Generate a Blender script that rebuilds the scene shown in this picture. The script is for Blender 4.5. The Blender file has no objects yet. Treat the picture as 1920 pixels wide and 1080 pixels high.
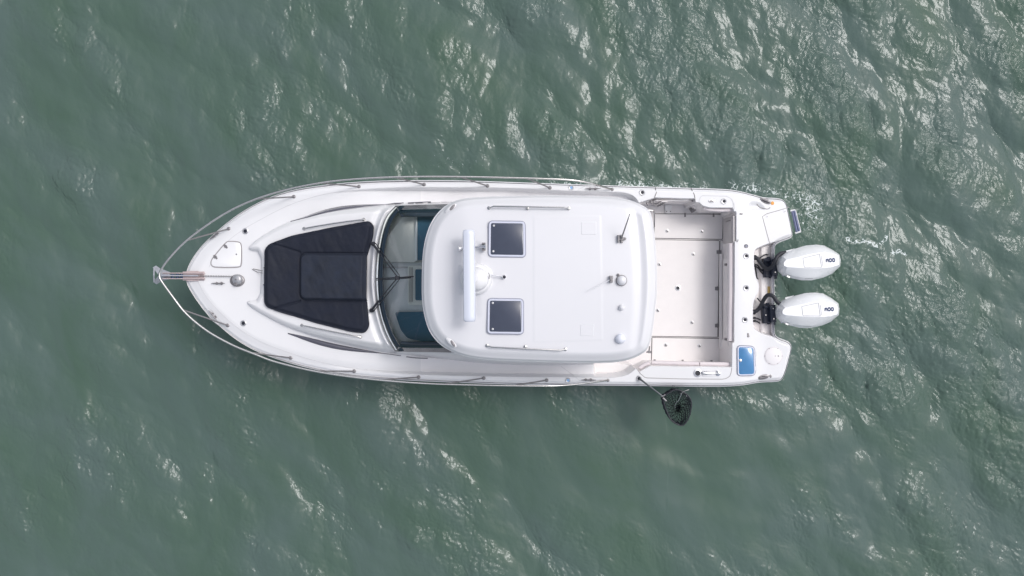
import bpy, math, random
import numpy as np
from mathutils import Vector, Matrix
random.seed(7)
R = math.radians
C = bpy.context.scene.collection
sc = bpy.context.scene

# ------------------------------------------------------------------ camera, sky, sun, exposure
F = 1372.0; CAMH = 14.0                     # focal length in photo pixels, drone height above the water
cam_d = bpy.data.cameras.new('camera'); cam = bpy.data.objects.new('camera', cam_d); C.objects.link(cam)
cam.location = (0, 0, CAMH); cam_d.sensor_width = 36; cam_d.lens = 36 * F / 1920
cam_d.clip_start = 0.1; cam_d.clip_end = 6000
sc.camera = cam
SUN = Vector((0.58, 0.33, 1.0)).normalized()
w = bpy.data.worlds.new('World'); sc.world = w; w.use_nodes = True
nt = w.node_tree; nt.nodes.clear()
sky = nt.nodes.new('ShaderNodeTexSky'); sky.sky_type = 'NISHITA'; sky.sun_disc = False
sky.sun_elevation = math.asin(SUN.z); sky.sun_rotation = math.atan2(SUN.x, SUN.y)
sky.air_density = 1.0; sky.dust_density = 4.0; sky.ozone_density = 1.0
hs = nt.nodes.new('ShaderNodeHueSaturation'); hs.inputs['Saturation'].default_value = 0.42
bg = nt.nodes.new('ShaderNodeBackground'); bg.inputs['Strength'].default_value = 0.15
wo = nt.nodes.new('ShaderNodeOutputWorld')
nt.links.new(sky.outputs[0], hs.inputs['Color']); nt.links.new(hs.outputs[0], bg.inputs[0]); nt.links.new(bg.outputs[0], wo.inputs[0])
sl = bpy.data.lights.new('sun', 'SUN'); sl.energy = .78; sl.angle = R(16); sl.color = (1.0, 0.99, 0.985)
so = bpy.data.objects.new('sun', sl); C.objects.link(so); so.rotation_euler = SUN.to_track_quat('Z', 'Y').to_euler()
sc.view_settings.view_transform = 'Standard'; sc.view_settings.look = 'None'; sc.view_settings.gamma = 1
sc.view_settings.exposure = 0.27

# ------------------------------------------------------------------ materials
def mat(name, col, rough=0.4, metal=0.0, coat=0.0, var=0.0, vscale=3.0, bump=0.0, bscale=60.0, ior=1.45):
    m = bpy.data.materials.new(name); m.use_nodes = True
    n = m.node_tree.nodes; l = m.node_tree.links; b = n['Principled BSDF']
    b.inputs['Base Color'].default_value = (*col, 1); b.inputs['Roughness'].default_value = rough
    b.inputs['Metallic'].default_value = metal; b.inputs['Coat Weight'].default_value = coat
    b.inputs['IOR'].default_value = ior
    tc = n.new('ShaderNodeTexCoord')
    if var > 0:
        t = n.new('ShaderNodeTexNoise'); t.inputs['Scale'].default_value = vscale; t.inputs['Detail'].default_value = 7
        t.inputs['Roughness'].default_value = 0.62
        l.new(tc.outputs['Object'], t.inputs['Vector'])
        mx = n.new('ShaderNodeMix'); mx.data_type = 'RGBA'
        mx.inputs[6].default_value = (*[c * (1 - var) for c in col], 1)
        mx.inputs[7].default_value = (*[min(1, c * (1 + var * .6)) for c in col], 1)
        l.new(t.outputs['Fac'], mx.inputs[0]); l.new(mx.outputs[2], b.inputs['Base Color'])
        mr = n.new('ShaderNodeMapRange'); mr.inputs[3].default_value = rough * .8; mr.inputs[4].default_value = min(1, rough * 1.3)
        l.new(t.outputs['Fac'], mr.inputs[0]); l.new(mr.outputs[0], b.inputs['Roughness'])
    if bump > 0:
        t2 = n.new('ShaderNodeTexNoise'); t2.inputs['Scale'].default_value = bscale; t2.inputs['Detail'].default_value = 4
        l.new(tc.outputs['Object'], t2.inputs['Vector'])
        bp = n.new('ShaderNodeBump'); bp.inputs['Strength'].default_value = 1; bp.inputs['Distance'].default_value = bump
        l.new(t2.outputs['Fac'], bp.inputs['Height']); l.new(bp.outputs[0], b.inputs['Normal'])
    return m
GEL = mat('gelcoat', (.70, .70, .72), .30, coat=.3, var=.05, vscale=2.2, bump=.0012, bscale=1.3)
SKID = mat('nonskid', (.765, .755, .775), .55, var=.05, vscale=5, bump=.0012, bscale=90)
CREAM = mat('cream_gelcoat', (.81, .775, .775), .45, var=.05, vscale=4, bump=.0008, bscale=80)
ROOF = mat('roof_gelcoat', (.665, .665, .695), .34, coat=.25, var=.03, vscale=1.7, bump=.001, bscale=1.2)
SEAM = mat('seam', (.30, .285, .29), .7)
SEAMD = mat('seam_dark', (.10, .09, .09), .8)
GROOVE = mat('groove', (.55, .55, .57), .6)
STEEL = mat('steel', (.62, .61, .60), .22, metal=1, var=.25, vscale=30)
STEELD = mat('steel_dull', (.25, .24, .25), .38, metal=.45, var=.2, vscale=30)
CHROME = mat('chrome', (.75, .75, .77), .12, metal=1)
CHROME2 = mat('brushed_chrome', (.50, .50, .52), .35, metal=.8)
HOLE = mat('hole', (.012, .014, .025), .6)
BLACK = mat('black_rubber', (.02, .022, .03), .5)
NAVY = mat('navy_fabric', (.0065, .0100, .023), .7, var=.45, vscale=3.5, bump=.004, bscale=9)
SMOKE = mat('smoked_acrylic', (.062, .072, .105), .2, coat=.4, var=.12, vscale=9)
WGREY = mat('cabin_window_glass', (.085, .085, .11), .12, coat=.6)
FRIT = mat('black_glass', (.006, .018, .032), .1, coat=.4)
BEIGE = mat('beige', (.66, .61, .60), .5, var=.08, vscale=8)
COWL = mat('cowling_white', (.80, .81, .83), .26, coat=.5, var=.03, vscale=3)
COWLG = mat('cowling_grey', (.62, .64, .65), .35, coat=.3)
BLUE = mat('blue_acrylic', (.075, .235, .47), .18, coat=.6, var=.14, vscale=9)
YEL = mat('yellow_sticker', (.72, .50, .18), .6)
ORANGE = mat('orange_cap', (.75, .33, .07), .5)
GALV = mat('galvanised', (.46, .47, .52), .42, metal=.3, var=.3, vscale=14)
PINK = mat('roller_steel', (.56, .46, .46), .35, metal=.25, var=.2, vscale=20)
TEXTM = mat('lettering', (.03, .05, .13), .5)
FABGREY = mat('interior_grey', (.80, .82, .78), .7, var=.08, vscale=3)
INTB = mat('interior_pale', (.86, .90, .92), .5, var=.05, vscale=3)
INTN = mat('interior_navy', (.035, .12, .20), .75, var=.15, vscale=4)
BLUECAP = mat('blue_cap', (.25, .42, .68), .4)
NET = mat('net_cord', (.008, .010, .018), .8)

def glass(name, tint, refl=1.0):
    m = bpy.data.materials.new(name); m.use_nodes = True; n = m.node_tree.nodes; l = m.node_tree.links; n.clear()
    o = n.new('ShaderNodeOutputMaterial'); mx = n.new('ShaderNodeMixShader'); t = n.new('ShaderNodeBsdfTransparent')
    g = n.new('ShaderNodeBsdfGlossy'); g.inputs['Roughness'].default_value = 0.03; fr = n.new('ShaderNodeFresnel'); fr.inputs[0].default_value = 1.5
    t.inputs[0].default_value = (*tint, 1)
    l.new(fr.outputs[0], mx.inputs[0]); l.new(t.outputs[0], mx.inputs[1]); l.new(g.outputs[0], mx.inputs[2]); l.new(mx.outputs[0], o.inputs[0])
    return m
GLASS = glass('tinted_glass', (.98, 1.0, 1.0))
GLASSD = glass('clear_glass', (.88, .92, .94))  # nearly clear, so that more light reaches the cabin interior

# ------------------------------------------------------------------ mesh helpers
class MB:
    def __init__(s): s.v = []; s.f = []; s.m = []
    def add(s, vs, fs, mi=0):
        k = len(s.v); s.v += [tuple(map(float, p)) for p in vs]; s.f += [tuple(k + i for i in f) for f in fs]; s.m += [mi] * len(fs); return s
    def box(s, c, size, rz=0, mi=0, ry=0):
        M = Matrix.Rotation(rz, 3, 'Z') @ Matrix.Rotation(ry, 3, 'Y'); c = Vector(c); h = [q / 2 for q in size]
        b = min(h) * .25
        vs = []
        for sz, e in ((-1, 0), (1 - b / h[2], 0), (1, b)):
            for sx, sy in ((-1, -1), (1, -1), (1, 1), (-1, 1)):
                vs.append(c + M @ Vector((sx * (h[0] - e), sy * (h[1] - e), sz * h[2])))
        fs = [(3, 2, 1, 0), (8, 9, 10, 11)]
        for r in (0, 4):
            for i in range(4): j = (i + 1) % 4; fs.append((r + i, r + j, r + 4 + j, r + 4 + i))
        return s.add(vs, fs, mi)
    def tube(s, pts, r, n=8, mi=0, cap=True, closed=False, flat=1.0):
        P = [Vector(p) for p in pts]; N = len(P); vs = []; fs = []; rr = r if hasattr(r, '__len__') else [r] * N
        for i, p in enumerate(P):
            a = P[(i - 1) % N] if (closed or i > 0) else p; b = P[(i + 1) % N] if (closed or i < N - 1) else p
            t = (b - a).normalized(); u = t.cross(Vector((0, 0, 1)))
            if u.length < .05: u = t.cross(Vector((0, 1, 0)))
            u.normalize(); v = u.cross(t).normalized()
            for k in range(n):
                q = 2 * math.pi * k / n; vs.append(p + (u * math.cos(q) + v * math.sin(q) * flat) * rr[i])
        for i in range(N if closed else N - 1):
            j = (i + 1) % N
            for k in range(n): k2 = (k + 1) % n; fs.append((i * n + k, i * n + k2, j * n + k2, j * n + k))
        if cap and not closed: fs += [tuple(range(n - 1, -1, -1)), tuple((N - 1) * n + k for k in range(n))]
        return s.add(vs, fs, mi)
    def lathe(s, c, prof, n=20, mi=0, sx=1, sy=1, rz=0):      # prof: (radius, z) from low to high
        c = Vector(c); vs = []; fs = []; cr, sr = math.cos(rz), math.sin(rz)
        for r, z in prof:
            for k in range(n):
                a = 2 * math.pi * k / n; x = r * math.cos(a) * sx; y = r * math.sin(a) * sy
                vs.append(c + Vector((x * cr - y * sr, x * sr + y * cr, z)))
        for i in range(len(prof) - 1):
            for k in range(n): k2 = (k + 1) % n; fs.append((i * n + k, i * n + k2, (i + 1) * n + k2, (i + 1) * n + k))
        fs.append(tuple((len(prof) - 1) * n + k for k in range(n))); fs.append(tuple(range(n - 1, -1, -1)))
        return s.add(vs, fs, mi)
    def loft(s, rings, mi=0, cap0=True, cap1=True):
        n = len(rings[0]); vs = [p for r in rings for p in r]; fs = []
        for i in range(len(rings) - 1):
            for k in range(n): k2 = (k + 1) % n; fs.append((i * n + k, i * n + k2, (i + 1) * n + k2, (i + 1) * n + k))
        if cap0: fs.append(tuple(range(n - 1, -1, -1)))
        if cap1: fs.append(tuple((len(rings) - 1) * n + k for k in range(n)))
        return s.add(vs, fs, mi)
    def build(s, name, mats, parent=None, smooth=True, angle=40):
        me = bpy.data.meshes.new(name); me.from_pydata(s.v, [], s.f)
        for m in (mats if isinstance(mats, (list, tuple)) else [mats]): me.materials.append(m)
        me.polygons.foreach_set('material_index', s.m)
        me.update()
        if smooth:
            me.polygons.foreach_set('use_smooth', [True] * len(me.polygons)); me.set_sharp_from_angle(angle=R(angle))
        o = bpy.data.objects.new(name, me); C.objects.link(o)
        if parent: o.parent = parent
        return o
def tag(o, label=None, cat=None, group=None, kind=None):
    if label: o['label'] = label
    if cat: o['category'] = cat
    if group: o['group'] = group
    if kind: o['kind'] = kind
    return o
def empty(name, loc=(0, 0, 0), parent=None):
    o = bpy.data.objects.new(name, None); C.objects.link(o); o.location = loc; o.empty_display_size = .2
    if parent: o.parent = parent
    return o

# ------------------------------------------------------------------ plan geometry: a traced point at a known height -> metres
def W(px, py, z): k = (CAMH - z) / F; return ((px - 960) * k, (540 - py) * k, z)
def W2(pts, z): return np.array([W(p[0], p[1], z)[:2] for p in pts])
def seg_near(X, Y, P, closed=True):
    best = np.full(X.shape, 1e9); nx = X.copy(); ny = Y.copy(); n = len(P)
    for i in range(n if closed else n - 1):
        a = P[i]; b = P[(i + 1) % n]; e = b - a; L = float(e @ e)
        if L < 1e-12: continue
        t = np.clip(((X - a[0]) * e[0] + (Y - a[1]) * e[1]) / L, 0, 1)
        qx = a[0] + t * e[0]; qy = a[1] + t * e[1]; d = (X - qx) ** 2 + (Y - qy) ** 2
        m = d < best; best = np.where(m, d, best); nx = np.where(m, qx, nx); ny = np.where(m, qy, ny)
    return np.sqrt(best), nx, ny
def inside(X, Y, P):
    r = np.zeros(X.shape, bool); n = len(P)
    for i in range(n):
        a = P[i]; b = P[(i + 1) % n]
        if a[1] == b[1]: continue
        c = ((a[1] > Y) != (b[1] > Y)) & (X < (b[0] - a[0]) * (Y - a[1]) / (b[1] - a[1]) + a[0]); r ^= c
    return r
def sdf(X, Y, P, far=.6):                       # positive inside
    X = np.asarray(X, float); Y = np.asarray(Y, float); out = np.full(X.shape, -far)
    m = (X > P[:, 0].min() - far) & (X < P[:, 0].max() + far) & (Y > P[:, 1].min() - far) & (Y < P[:, 1].max() + far)
    if m.any():
        x = X[m]; y = Y[m]; d = seg_near(x, y, P)[0]; out[m] = np.where(inside(x, y, P), d, -np.minimum(d, far))
    return out
def sm(a, b, x):
    t = np.clip((x - a) / (b - a), 0, 1); return t * t * (3 - 2 * t)
def chaikin(P, it=2, closed=True, q=.25):
    P = np.array(P, float)
    for _ in range(it):
        Q = []; n = len(P)
        if not closed: Q.append(P[0])
        for i in range(n if closed else n - 1):
            a = P[i]; b = P[(i + 1) % n]; Q += [a * (1 - q) + b * q, a * q + b * (1 - q)]
        if not closed: Q.append(P[-1])
        P = np.array(Q)
    return P
def crom(P, k=6, closed=False):
    P = [np.array(p, float) for p in P]; n = len(P); out = []
    for i in range(n if closed else n - 1):
        p1 = P[i]; p2 = P[(i + 1) % n]; p0 = P[(i - 1) % n] if closed or i > 0 else 2 * p1 - p2
        p3 = P[(i + 2) % n] if closed or i < n - 2 else 2 * p2 - p1
        for j in range(k):
            t = j / k; out.append(.5 * ((2 * p1) + (-p0 + p2) * t + (2 * p0 - 5 * p1 + 4 * p2 - p3) * t * t + (-p0 + 3 * p1 - 3 * p2 + p3) * t ** 3))
    if not closed: out.append(P[-1])
    return np.array(out)
def roundp(P, r, k=5):                          # round the corners of a polygon
    P = [np.array(p[:2], float) for p in P]; n = len(P); out = []
    for i in range(n):
        a, b, c = P[i - 1], P[i], P[(i + 1) % n]; u = (a - b); v = (c - b); lu = np.hypot(*u); lv = np.hypot(*v)
        rr = min(r, lu * .48, lv * .48); p = b + u / lu * rr; q = b + v / lv * rr
        for j in range(k + 1):
            t = j / k; out.append((1 - t) ** 2 * p + 2 * t * (1 - t) * b + t * t * q)
    return np.array(out)
def resample(P, step, closed=True):
    P = np.array(P, float); Q = np.vstack([P, P[:1]]) if closed else P
    s = np.concatenate([[0], np.cumsum(np.hypot(*(np.diff(Q[:, :2], axis=0).T)))]); n = max(3, int(s[-1] / step))
    t = np.linspace(0, s[-1], n + (0 if closed else 1), endpoint=not closed)
    return np.stack([np.interp(t, s, Q[:, i]) for i in range(Q.shape[1])], 1)
def area(P): x, y = P[:, 0], P[:, 1]; return .5 * np.sum(x * np.roll(y, -1) - y * np.roll(x, -1))
def inset(P, d):                                 # positive d shrinks
    P = np.array(P, float); t = np.roll(P, -1, 0) - np.roll(P, 1, 0); t /= np.maximum(np.hypot(t[:, 0], t[:, 1]), 1e-9)[:, None]
    n = np.stack([-t[:, 1], t[:, 0]], 1); n *= np.sign(area(P)); return P + n * d

def zs(x): return 1.16 + .54 * np.clip((3.0 - x) / 8.5, 0, 1.1) ** 1.7          # sheer height along the boat
def WS(px, py, dz=0):
    z = 1.3
    for _ in range(6): x, y, _z = W(px, py, z); z = float(zs(x)) + dz
    return (x, y)
def yc(x): return .07 - .0245 * x                                            # the boat's centre line

OUT_PX = [(343, 519), (345, 507), (352, 490), (370, 463), (393, 440), (420, 417), (445, 398), (470, 383), (500, 368), (540, 355), (590, 346), (672, 338), (760, 335.5),
 (860, 336.5), (960, 340), (1070, 344), (1180, 347.5), (1297, 351), (1361, 353), (1382, 355.5), (1408, 361), (1435, 368.5), (1462, 369.5), (1473, 372), (1480, 380), (1483, 393),
 (1492, 436), (1491, 443), (1486, 447), (1468, 453), (1459, 458), (1457.5, 465), (1457, 540), (1457, 622), (1459, 630), (1466, 635), (1479, 639), (1486, 643), (1490, 650), (1489, 660),
 (1480, 694), (1474, 710), (1468, 716), (1460, 718), (1437, 718.5), (1420, 720), (1396, 724), (1360, 726.5), (1300, 726.3), (1180, 724.5), (1050, 723.5), (950, 722), (892, 720), (781, 716.5), (670, 709.5),
 (620, 702), (560, 689), (505, 672), (470, 658), (437, 638), (407, 613), (383, 590), (363, 563), (350, 542), (345, 531)]
OUT = chaikin(np.array([WS(*p) for p in OUT_PX]), 2)                          # outer edge incl. the rub rail
OUT = resample(OUT, .03)
DECKP = inset(OUT, .035)

COCK = np.array([WS(*p) for p in [(1150, 384), (1190, 384), (1203, 379), (1229, 371), (1302, 373), (1304, 380), (1311, 380), (1317, 386), (1329, 389.5), (1374, 390), (1376, 397), (1380, 397), (1380, 452),
 (1377, 453), (1376, 642), (1373, 642), (1371.5, 688), (1219, 686), (1199, 697), (1190, 689), (1170, 686), (1150, 680)]])
WELL = chaikin([WS(*p, -.02) for p in [(1500, 447), (1468, 450), (1443, 457), (1425, 464), (1416, 469), (1415, 481), (1415, 500), (1419, 521), (1425, 532), (1425, 546), (1416, 560), (1413, 574), (1413, 607), (1416, 617), (1429, 625), (1454, 632), (1470, 637), (1500, 640)]], 2)
TRUNK = chaikin([WS(*p, .02) for p in [(466, 470), (467, 461), (485, 446), (520, 425), (560, 408), (620, 393), (700, 382.5), (780, 378.5), (900, 375), (1170, 378), (1172, 684), (1000, 688), (900, 683), (830, 675), (750, 665), (680, 655), (600, 635), (540, 615), (495, 592), (465, 573), (463, 563), (488, 560), (490, 520), (490, 474)]], 1)
WALK = chaikin([WS(*p, -.08) for p in [(560, 375), (640, 357.5), (760, 353), (880, 353), (960, 354), (1070, 360), (1127, 361), (1175, 362), (1196, 376), (1196, 400), (1100, 420), (700, 430), (560, 420)]], 2)
WALK2 = chaikin([WS(*p, -.08) for p in [(560, 676), (620, 688), (670, 695), (781, 701.5), (892, 704), (990, 705.5), (1083, 706), (1168, 707), (1190, 691), (1198, 680), (1190, 650), (1100, 640), (700, 620), (560, 640)]], 2)
HOUSE_PX = [(742, 386), (722, 410), (709, 460), (704, 520), (708, 570), (721, 620), (741, 659)]
HZ = 1.86
HOUSE = np.vstack([crom(W2(HOUSE_PX, HZ), 6), np.array([(1.9, -1.03), (1.9, 1.27)])])
PADP = roundp([W(*p, 1.8)[:2] for p in [(495, 468), (503, 458), (545, 442), (620, 427), (692, 415), (700, 423), (698, 445), (688, 476), (687, 520), (687, 566), (692, 612), (684, 624), (660, 622), (590, 605), (520, 584), (498, 575), (494, 566)]], .085)
SIDE_REC = roundp([WS(*p) for p in [(1402, 376), (1428, 376), (1442, 396), (1402, 398)]], .1)

def trunk_h(x):                               # height of the cabin trunk above the sheer line
    return .10 + .30 * sm(-4.7, -1.6, x)
def body_z(X, Y):
    X = np.asarray(X, float); Y = np.asarray(Y, float)
    base = zs(X); yy = Y - yc(X)
    de = sdf(X, Y, DECKP, 1.0); de = np.maximum(de, 0)
    fore = 1 - sm(-2.5, .5, X)
    z = base + .035 * fore * (1 - (yy / 1.8) ** 2) - .035 * (1 - sm(0, .05, de)) - .05 * fore * (1 - sm(.0, .24, de))
    z -= .05 * sm(3.95, 4.5, X)                                       # stern corners slope down to the swim step
    # side walkways sink below the gunwale cap
    for P in (WALK, WALK2):
        d = sdf(X, Y, P); z -= (.17 * sm(-3.4, -1.0, X) + .22 * sm(1.44, 1.5, X) * (Y < 0)) * sm(-.005, .035, d)
    # cabin trunk
    dt = sdf(X, Y, TRUNK); h = trunk_h(X); wdt = .10 + .10 * sm(-4.5, -2, X) * 1
    top = zs(X) + h + .04 * (1 - (yy / 1.4) ** 2)
    z = np.where(dt > 0, z + (top - z) * (sm(0, 1, dt / wdt) * .50 + .50 * sm(0, .45, dt / wdt)), z)
    dp = sdf(X, Y, PADP); z -= .05 * sm(-.02, .05, dp)
    # ridge moulding in front of the windscreen
    dh = sdf(X, Y, HOUSE)
    z += np.where(X < .2, .05 * np.exp(-((dh + .055) / .035) ** 2) - .035 * np.exp(-((dh + .15) / .05) ** 2), 0) * (dt > 0)
    hz = np.where(X < -1.1, 1.92, 1.2); hz = np.where(X > -.6, .55, hz)
    z = np.where(dh > -.005, z + (hz - z) * sm(-.005, .03, dh), z)
    # cockpit
    dc = sdf(X, Y, COCK); z = z + (.45 - z) * sm(0, .025, dc)
    # motor well and transom ledge
    dw = sdf(X, Y, WELL); wf = .90 + .05 * sm(4.42, 4.45, X) - .01 * sm(4.5, 4.52, X)
    z = z + (wf - z) * sm(-.01, .03, dw)
    z -= .03 * sm(0, .09, sdf(X, Y, SIDE_REC))
    return z
def on(px, py, zf=body_z, dz=0.0, z0=1.3):
    z = z0
    for _ in range(9):
        x, y, _q = W(px, py, z); z = .5 * z + .5 * (float(zf(np.array([x]), np.array([y]))[0]) + dz)
    return Vector((x, y, float(zf(np.array([x]), np.array([y]))[0]) + dz))
def many(pts, zf=body_z, dz=0.0, z0=1.3):                    # vectorised version of on()
    P = np.array([p[:2] for p in pts], float); z = np.full(len(P), float(z0))
    for _ in range(9):
        k = (CAMH - z) / F; x = (P[:, 0] - 960) * k; y = (540 - P[:, 1]) * k; z = .5 * z + .5 * (zf(x, y) + dz)
    return np.stack([x, y, zf(x, y) + dz], 1)

def grid_field(poly, zf, res):
    x0, y0 = poly.min(0) - res; x1, y1 = poly.max(0) + res
    xs = np.arange(x0, x1 + res, res); ys = np.arange(y0, y1 + res, res)
    X, Y = np.meshgrid(xs, ys, indexing='ij'); Z = zf(X, Y)
    gx, gy = np.gradient(Z, xs, ys); Nn = np.stack([-gx, -gy, np.ones_like(gx)], -1); Nn /= np.linalg.norm(Nn, axis=-1, keepdims=True)
    cx = .25 * (X[1:, 1:] + X[:-1, 1:] + X[1:, :-1] + X[:-1, :-1]); cy = .25 * (Y[1:, 1:] + Y[:-1, 1:] + Y[1:, :-1] + Y[:-1, :-1])
    keep = inside(cx, cy, poly)
    # snap the rim to the outline
    used = np.zeros(X.shape, int)
    for a in (0, 1):
        for b in (0, 1): used[a:a + keep.shape[0], b:b + keep.shape[1]] += keep
    rim = (used > 0) & (used < 4)
    _, nx, ny = seg_near(X[rim], Y[rim], poly); X[rim] = nx; Y[rim] = ny; Z[rim] = zf(nx, ny)
    return X, Y, Z, Nn, keep, cx, cy
def field_obj(name, mats, G, mask, midx=None, parent=None):
    X, Y, Z, Nn, keep, cx, cy = G; ny = X.shape[1]
    ii, jj = np.nonzero(mask & keep)
    q = np.stack([ii * ny + jj, (ii + 1) * ny + jj, (ii + 1) * ny + jj + 1, ii * ny + jj + 1], 1)
    u, inv = np.unique(q, return_inverse=True); q = inv.reshape(q.shape)
    V = np.stack([X.ravel()[u], Y.ravel()[u], Z.ravel()[u]], 1); NN = Nn.reshape(-1, 3)[u]
    me = np_mesh(name, V, q); 
    for m in mats: me.materials.append(m)
    if midx is not None: me.polygons.foreach_set('material_index', midx[ii, jj].astype(np.int32))
    me.polygons.foreach_set('use_smooth', np.ones(len(q), bool))
    me.normals_split_custom_set_from_vertices([tuple(n) for n in NN.tolist()])
    o = bpy.data.objects.new(name, me); C.objects.link(o)
    if parent: o.parent = parent
    return o
def np_mesh(name, V, q):
    me = bpy.data.meshes.new(name); me.vertices.add(len(V)); me.vertices.foreach_set('co', np.ascontiguousarray(V, dtype=np.float32).ravel())
    me.loops.add(q.size); me.loops.foreach_set('vertex_index', q.astype(np.int32).ravel())
    me.polygons.add(len(q)); me.polygons.foreach_set('loop_start', (np.arange(len(q)) * q.shape[1]).astype(np.int32))
    me.update(calc_edges=True); me.validate(); return me

# ------------------------------------------------------------------ water
def noise2(x, y, scale, seed, octv=3):
    r = np.random.RandomState(seed); T = r.rand(64, 64); out = 0; amp = 1; tot = 0
    for o in range(octv):
        u = x / scale + 11.3 * o; v = y / scale + 7.7 * o; i = np.floor(u).astype(int); j = np.floor(v).astype(int); fu = u - i; fv = v - j
        fu = fu * fu * (3 - 2 * fu); fv = fv * fv * (3 - 2 * fv)
        g = lambda a, b: T[a % 64, b % 64]
        out = out + amp * ((g(i, j) * (1 - fu) + g(i + 1, j) * fu) * (1 - fv) + (g(i, j + 1) * (1 - fu) + g(i + 1, j + 1) * fu) * fv); tot += amp; amp *= .5; scale *= .5
    return out / tot
def fft_field(N, L, seed, lmin, lmax, power, wind, spread, k0=None):
    r = np.random.RandomState(seed); k = np.fft.fftfreq(N, L / N) * 2 * np.pi; KX, KY = np.meshgrid(k, k, indexing='ij'); K = np.hypot(KX, KY) + 1e-9
    wx, wy = wind; c = (KX * wx + KY * wy) / K
    A = K ** (-power) * (np.abs(c) ** spread + .06) * (K > 2 * np.pi / lmax) * (K < 2 * np.pi / lmin) * np.exp(-(K * lmin / 9) ** 2)
    H = A * (r.randn(N, N) + 1j * r.randn(N, N)); h = np.real(np.fft.ifft2(H))
    dx = np.real(np.fft.ifft2(H * 1j * KX / K)); dy = np.real(np.fft.ifft2(H * 1j * KY / K))
    sx = np.real(np.fft.ifft2(H * 1j * KX)); sy = np.real(np.fft.ifft2(H * 1j * KY)); s = math.sqrt(float((sx ** 2 + sy ** 2).mean()))
    return h / s, dx / s, dy / s              # normalised to rms slope 1
N = 1536; L = 24.576; D = L / N
ang = R(38)
h1, dx1, dy1 = fft_field(N, L, 3, .50, 3.6, 1.9, (math.cos(ang), math.sin(ang)), 2.0)
h3, dx3, dy3 = fft_field(N, L, 21, .038, .15, 1.35, (math.cos(R(25)), math.sin(R(25))), 1.0)
h2, dx2, dy2 = fft_field(N, L, 9, .14, .75, 2.2, (math.cos(R(20)), math.sin(R(20))), 1.0)
gx_ = np.concatenate([-12.288 - np.cumsum(.05 * 1.42 ** np.arange(28))[::-1], (np.arange(N) - N // 2) * D, 12.288 + np.cumsum(.05 * 1.42 ** np.arange(28))])
NYC = 960
gy_ = np.concatenate([-7.68 - np.cumsum(.05 * 1.42 ** np.arange(28))[::-1], (np.arange(NYC) - NYC // 2) * D, 7.68 + np.cumsum(.05 * 1.42 ** np.arange(28))])
ix = np.clip(np.arange(len(gx_)) - 28, 0, N - 1); iy = np.clip(np.arange(len(gy_)) - 28, 0, NYC - 1)
X, Y = np.meshgrid(gx_, gy_, indexing='ij'); IX, IY = np.meshgrid(ix, iy, indexing='ij')
fade = 1 - sm(.0, 3, np.maximum(np.abs(X) - 12.2, 0) + np.maximum(np.abs(Y) - 7.6, 0))
PX = 960 + X * F / CAMH; PY = 540 - Y * F / CAMH
# wind patches: rough towards the stern and windward side, a slick drifting off the leeward quarter
patch = noise2((X * .85 + .53 * Y) * 1.7, (Y * .85 - .53 * X) * .9, 1.5, 5, 5)
slick = np.exp(-(((PX - 1180) / 330) ** 2 + ((PY - 860) / 130) ** 2) ** 1.3) + .7 * np.exp(-(((PX - 1340) / 210) ** 2 + ((PY - 900) / 160) ** 2) ** 1.3)
slick = np.clip(slick, 0, 1)
calm = np.clip(.55 * sm(900, 200, PX) , 0, 1)
lee = np.exp(-((PY - 760) / 50.) ** 2) * sm(620, 760, PX) * sm(1300, 1150, PX)
rough = np.clip(.42 + 1.1 * sm(.36, .68, patch), 0, 2) * (1 - .45 * calm) * (1 - .85 * slick) * (.85 + .35 * sm(1000, 1500, PX))
crest = h1[IX, IY] / h1.std() + .35 * (noise2(X, Y, .5, 77) - .5)
rough = rough * (.58 + .95 * sm(-.3, 1.7, crest))
A1 = .15 * (1 - .5 * slick); A2 = (.08 + .10 * rough) * (1 - .6 * slick); A3 = .29 * np.clip(rough - .02, 0, 1.4) * (.45 + 1.1 * noise2(X, Y, .35, 91, 2))
Zw = (A1 * h1[IX, IY] + A2 * h2[IX, IY] + A3 * h3[IX, IY]) * fade
Xw = X - (A1 * dx1[IX, IY] * 1.15 + A2 * dx2[IX, IY] * .8) * fade; Yw = Y - (A1 * dy1[IX, IY] * 1.15 + A2 * dy2[IX, IY] * .8) * fade
# wake rings spreading from the quarter, fine ripples leaving the side of the hull
rr = np.hypot(PX - 1460, (PY - 560) * 1.15) / 100; ph = rr * 7.5 + 1.6 * noise2(X, Y, 1.3, 8) * 3
wk = np.exp(-((rr - 3.0) / 1.7) ** 2) * (PX > 1250)
Zw += .018 * np.sin(ph) * wk * sm(.35, .6, noise2(X, Y, 1.0, 31, 2)) * fade
rb = np.exp(-((PY - 745) / 38) ** 2) * sm(540, 620, PX) * sm(1010, 900, PX)
Zw += .0042 * np.sin((PX + .35 * (PY - 700) + 26 * noise2(X, Y, .8, 12)) / 2.1) * rb * sm(.3, .6, noise2(X, Y, .7, 14))
foam = np.zeros(X.shape)
de_o = -sdf(X, Y, OUT * np.array([1, 1]), 1.5)                # distance outside the hull
foam += 1.1 * np.exp(-(de_o / .34) ** 2) * sm(.42, .62, noise2(X, Y, .6, 66, 2)) * sm(780, 960, PX) * (PY < 500) * sm(1480, 1380, PX)
foam += .75 * np.exp(-((PX - 1520) / 45) ** 2 - ((PY - 405) / 60) ** 2)
foam += .8 * np.exp(-((PX - 1420) / 90) ** 2 - ((PY - 352 + (PX - 1420) * -.28) / 14) ** 2)
foam += .45 * np.exp(-((PX - 850) / 170) ** 2 - ((PY - 300) / 32) ** 2)
cxl = np.abs(PY - (455 + 6 * np.sin(PX / 17) + 4 * np.sin(PX / 7))); foam += 1.15 * np.exp(-(cxl / 6.5) ** 2) * sm(1575, 1590, PX) * sm(1670, 1650, PX)
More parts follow.
